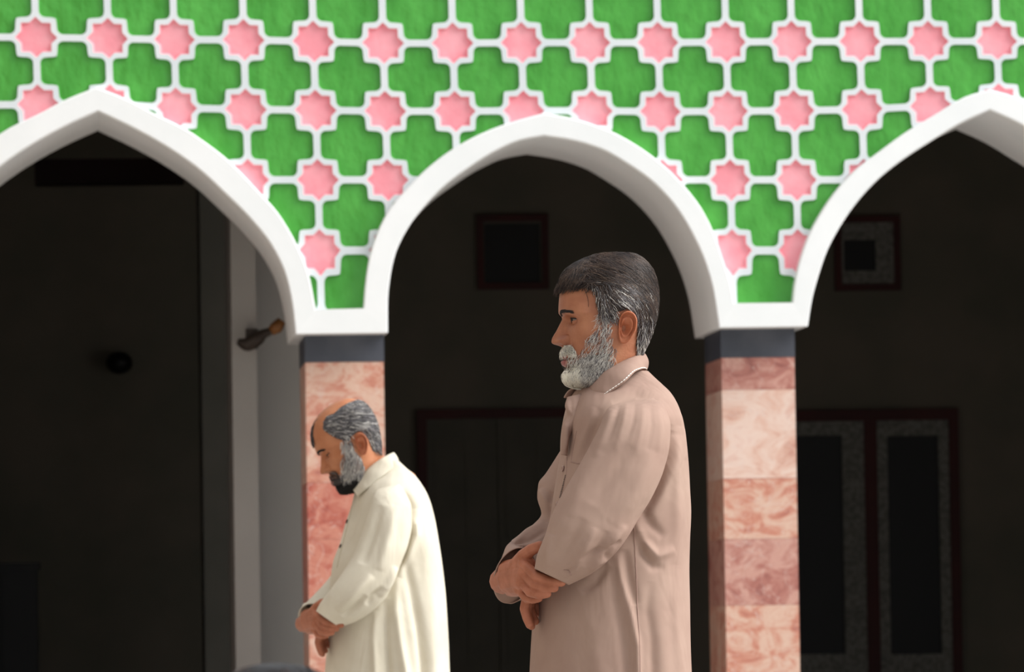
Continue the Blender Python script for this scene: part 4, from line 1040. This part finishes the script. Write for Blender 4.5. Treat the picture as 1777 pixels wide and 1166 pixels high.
# --------------------------------------------- the man in cream, further back
P2 = Plane(640, 900, 630.0)
k2 = 630/930.
def m2(p): return (557+(p[0]-916)*k2, 1082+(p[1]-1008)*k2, p[2])
HANDS2 = hmap(m2, HANDS)
LIMBS2 = [((672, 850, 0), (655, 822, 0), .09, .055), ((680, 892, .06), (680, 892, -.06), .08, .08), ((680, 880, 0), (672, 1020, 0), .105, .11), ((672, 1020, .03), (672, 1110, .03), .11, .11), ((672, 1020, -.03), (672, 1110, -.03), .11, .11),
          ((688, 900, .15), (648, 1010, .19), .04, .034), ((648, 1010, .19), m2((958, 986, .145)), .034, .023), ((664, 900, -.14), (600, 990, -.165), .04, .034), ((600, 990, -.165), (592, 1031, -.13), .028, .025), ((592, 1031, -.13), (558, 1060, -.075), .025, .023), ((558, 1060, -.075), m2((880, 1004, -.015)), .025, .024)]
man2 = build_man(dict(plane=P2, feet=(675, 1720), label='standing man in cream kurta with bowed balding head, in front of the left column', ear=(627.5, 771), tilt=25, turn=3, lid=(-12, -25), gaze=-.8, fk=2.3,
    skin=M['skin2'], cloth=M['cream'], hands=HANDS2, limbs=LIMBS2, legs=lambda f: legs_std(f), dx=16, hipz=.86, cb=.004,
    torso=[(800, 648, 692, .06), (812, 634, 705, .075), (826, 624, 721, .10), (842, 616, 733, .13), (860, 613, 743, .155), (880, 608, 750, .165), (910, 598, 757, .17), (940, 590, 762, .17), (980, 576, 768, .168), (1034, 571, 774, .17), (1080, 570, 777, .174), (1117, 567, 779, .178), (1166, 563, 781, .184), (1280, 556, 790, .195), (1400, 550, 800, .206)],
    torso_folds=[('s', [(716, 885), (717, 930), (704, 965), (690, 1000)], 8, -9), ('r', [(700, 960), (716, 1020), (730, 1090), (738, 1150)], 8, -9), ('r', [(690, 1000), (690, 1060), (698, 1120), (706, 1166)], 7, 7), ('r', [(672, 1040), (672, 1090), (676, 1160)], 7, -8), ('r', [(655, 1060), (652, 1110), (655, 1166)], 6, 5), ('r', [(735, 900), (745, 980), (755, 1100)], 10, 3),
                 ('r', [(700, 850), (716, 880), (722, 910)], 6, -5), ('r', [(625, 870), (615, 910), (600, 960)], 7, -3)],
    near_sleeve=[(658, 850, 694, 842, .125, .02), (652, 858, 701, 851, .155, .04), (648, 870, 708, 862, .18, .046), (643, 888, 716, 882, .188, .06), (636, 912, 717, 912, .195, .064), (626, 942, 711, 945, .2, .064), (615, 968, 700, 975, .205, .062), (600, 992, 688, 1005, .208, .06), (586, 1012, 672, 1038, .206, .058), (572, 1030, 650, 1060, .198, .054), (560, 1046, 622, 1078, .182, .048), (552, 1060, 592, 1088, .160, .042)],
    near_sleeve_folds=[('r', [(690, 880), (680, 930), (660, 990)], 9, 5), ('r', [(665, 880), (650, 930), (632, 980)], 8, -5), ('r', [(650, 1000), (620, 1030), (590, 1060)], 7, 6), ('r', [(640, 1035), (620, 1055), (598, 1070)], 5, -6), ('r', [(690, 985), (676, 1015), (662, 1035)], 5, 6), ('r', [(668, 1020), (650, 1035), (640, 1050)], 4, -5)],
    far_sleeve=[(640, 890, 690, 890, -.15, .05), (612, 920, 675, 930, -.17, .06), (590, 960, 660, 980, -.175, .06), (576, 990, 640, 1020, -.165, .058), (560, 1012, 622, 1045, -.145, .056), (544, 1030, 600, 1065, -.11, .054), (530, 1046, 580, 1085, -.07, .050, -4, -2), (532, 1048, 558, 1094, -.03, .034, -13, -4, -.025), (545, 1048, 535, 1092, .0, .014, -22, -3, -.045)],
    collar=[([(683, 785, 0), (674, 790, .045), (658, 800, .064), (640, 814, .064), (626, 830, .05), (613, 846, .03)], [(692, 806, 0), (690, 808, .05), (678, 818, .085), (660, 832, .10), (640, 848, .098), (622, 862, .075)]),
            ([(683, 785, 0), (674, 790, -.045), (658, 800, -.064), (640, 814, -.064), (624, 830, -.045), (610, 842, -.01)], [(692, 806, 0), (690, 808, -.05), (676, 822, -.085), (655, 842, -.09), (630, 856, -.075), (610, 856, -.03)])]))
H2, B2, ku2, sf2 = man2['H'], man2['body'], man2['kurta'], man2['surf']
HAIR2 = [(1016, 478), (1030, 468), (1050, 470), (1075, 462), (1100, 462), (1125, 462), (1165, 500), (1165, 560), (1150, 590), (1120, 604), (1106, 608), (1098, 600), (1100, 580), (1101, 562), (1096, 545), (1084, 540), (1066, 545), (1056, 552), (1040, 544), (1026, 530), (1014, 510), (1008, 494)]
def thick2(X, Y): return 6+0*X
cap2 = cap_mesh(H2, HAIR2, thick2, 'hair', [mat('hair_grey_base', (84, 82, 84), (66, 64, 66), 40, .8)], man2['root'], 1.2, 10)
S, mi = flow_hair(H2, scatter(HAIR2, 1900), lambda x, y: rng.uniform(14, 30), lambda x, y, t: (.75, .35) if y < 540 else (.25, 1), 5, 1, lambda x, y, t: (5.5*edge_k(x, y, HAIR2, 10)+.5+2*t)/HS,
    lambda x, y, s_: 3 if rng.random() < .5 else (0 if rng.random() < .7 else 4))
strands('hair_strands', H2.w(S), .0007, HM, mi, cap2)
FR2 = [(968, 535), (962, 500), (968, 478), (985, 455), (1010, 440), (1034, 436), (1034, 452), (1012, 458), (996, 474), (984, 498), (980, 520)]
S, mi = [], []
for k in range(900):
    t = rng.random(); y = 447+rng.random()**.8*62; b = rng.uniform(-.045, .028); f = float(ht(y)[0]); w = float(ht(y)[2]); c = float(ht(y)[3])
    if abs(b) > w*.9: continue
    x = c-(c-f)*(1-(abs(b)/w)**2.2)**.5
    S.append([(x+1, y, b), (x-3, y+2, b), (x-5.5, y+9, b*1.03), (x-5, y+17, b*1.05)]); mi.append(0 if rng.random() < .7 else 3)
strands('front_tuft', H2.w(np.array(S)), .0006, HM, mi, cap2)
BCOREa = [(1060, 556), (1050, 556), (1036, 560), (1030, 585), (1020, 600), (1006, 618), (1020, 640), (1040, 640), (1058, 628), (1066, 606), (1060, 585)]
bm2 = mat('beard_grey_base', (150, 138, 132), (120, 108, 104), 60, .8)
bd2 = cap_mesh(H2, BCOREa, lambda X, Y: 3.5+0*X, 'beard', [bm2], man2['root'], .8, 9, side=1); cap_mesh(H2, BCOREa, lambda X, Y: 3.5+0*X, 'beard', [bm2], man2['root'], .8, 9, side=-1)
BCOREb = [(966, 636), (985, 628), (1002, 622), (1012, 620), (1030, 638), (1048, 642), (1036, 662), (1008, 700), (955, 690), (955, 640)]
cap_mesh(H2, BCOREb, lambda X, Y: 3+0*X, 'chin_beard', [M['hblack']], man2['root'], 1.0, 14)
def mat2(x, y, s_):
    r = rng.random()
    if y > 638 and x < 1036 or (x < 1000 and y > 630): return 6 if r < .8 else 0
    if x < 998: return 1 if r < .6 else 3
    return 3 if r < .55 else 4
S, mi = flow_hair(H2, scatter(BEARD, 2300), lambda x, y: rng.uniform(8, 16), dirb, 4, 1, lambda x, y, t: (1.5+np.where(y > 632, 2, 1)+3*t)/HS, mat2)
strands('beard_strands', H2.w(S), .0006, HM, mi, bd2)
brows(H2, B2, [M['hblack'], M['hdark']])
seam(sf2, [(612, 872), (607, 900), (598, 935), (586, 985)], ku2, 'placket_edge', M['creamdark'], .0012)
for x, y in ((603, 905), (592, 948)): button(sf2, x, y, ku2, .0056, M['darkcloth'])

# --------------------------------------------- a person kneeling in the foreground, only the crown in view
D3 = 6.0; top3 = CAM+ray(468, 1150)*D3
class Head3(Head):
    def __init__(s, c, f): s.c = c; s.f = f; s.n = np.cross(UP, f); s.u = UP
f3 = -NC*.93+UR*.37; f3 /= np.linalg.norm(f3)
c3 = top3-UP*(.142+.001); H3 = Head3(c3, f3)
r3 = empty('person', (c3[0], c3[1], 0), 'dark-haired person kneeling in the foreground, only the crown showing at the lower edge', 'person')
side = H3.n; bk3 = -f3; z3 = c3[2]
big = []
for a, b, ra, rb in [((-.01, 0, z3-.09), (-.03, 0, z3-.17), .055, .06), ((-.03, -.13, z3-.23), (-.03, .13, z3-.23), .07, .07), ((-.03, 0, z3-.25), (-.04, 0, .28), .12, .13),
                     ((-.03, .17, z3-.25), (.03, .21, .42), .045, .038), ((.03, .21, .42), (.24, .14, .30), .036, .028), ((-.03, -.17, z3-.25), (.03, -.21, .42), .045, .038), ((.03, -.21, .42), (.24, -.14, .30), .036, .028),
                     ((-.04, .09, .24), (.38, .12, .13), .09, .06), ((-.04, -.09, .24), (.38, -.12, .13), .09, .06), ((.38, .12, .06), (-.06, .1, .06), .055, .045), ((.38, -.12, .06), (-.06, -.1, .06), .055, .045), ((-.06, .1, .05), (-.2, .06, .03), .035, .028), ((-.06, -.1, .05), (-.2, -.06, .03), .035, .028)]:
    g3 = lambda q: np.array([c3[0], c3[1], 0])+f3*q[0]+side*q[1]+UP*q[2]
    big.append(capsule(g3(a), g3(b), ra, rb, 16))
for sd in (1, -1):
    for t in range(4):
        a = (.25, .14*sd+(t-1.5)*.017, .295); b = (.325-.006*abs(t-1.5), .13*sd+(t-1.5)*.019, .245); big.append(capsule(g3(a), g3(b), .010, .0085, 8))
    big.append(capsule(g3((.24, .12*sd, .295)), g3((.28, .09*sd, .27)), .012, .009, 8)); big.append(capsule(g3((.22, .14*sd, .305)), g3((.26, .135*sd, .288)), .026, .024, 10))
bv, bf = fuse(big, .006, 6)
V_, F_, m_ = join(head_parts(H3)+[(bv, bf, 0)])
b3 = mesh('body', V_, F_, [M['skin2'], M['lip'], M['earskin']], r3, mi=m_, smooth=True); head_extras(H3, b3)
cp3 = cap_mesh(H3, HAIR, lambda X, Y: 6+0*X, 'hair', [M['hblack']], r3, 1.2, 9)
S, mi = flow_hair(H3, scatter(HAIR, 1500), lambda x, y: rng.uniform(14, 28), dir1, 4, 1, lambda x, y, t: (6+2*t+0*x)/HS, lambda x, y, s_: 0 if rng.random() < .6 else 1)
strands('hair_strands', H3.w(S), .0006, HM, mi, cp3)
ks = []
for z, rx, ry, ox in [(z3-.155, .062, .066, -.03), (z3-.175, .08, .11, -.03), (z3-.20, .10, .17, -.03), (z3-.24, .115, .225, -.03), (z3-.32, .13, .235, -.03), (.5, .15, .22, -.03), (.36, .17, .22, -.02), (.25, .20, .22, 0), (.12, .26, .24, .04), (.02, .30, .27, .06)]:
    ks.append([g3((ox+rx*math.cos(t), ry*math.sin(t), z)) for t in np.arange(72)*math.pi/36])
K = np.array(ks); Kq = cr_interp(np.arange(len(ks)), K.reshape(len(ks), -1), np.linspace(0, len(ks)-1, 80)).reshape(80, 72, 3)
o = mesh('kurta', Kq.reshape(-1, 3), grid_faces(80, 72), M['darkcloth'], r3, smooth=True); solid_sheet(o, .002, -1)

for o in bpy.data.objects:      # parts that look unlike the rest of their thing
    n = o.name.split('.')[0]
    if o.parent is None: continue
    lab = {'impost': 'white painted impost', 'collar_stitching': 'white stitched edge of the collar', 'chin_beard': 'black chin beard', 'tip': 'brass tip'}.get(n)
    if n == 'collar' and o.parent.name.startswith('marble_column'): lab = 'dark slate band'
    if lab: o['label'] = lab
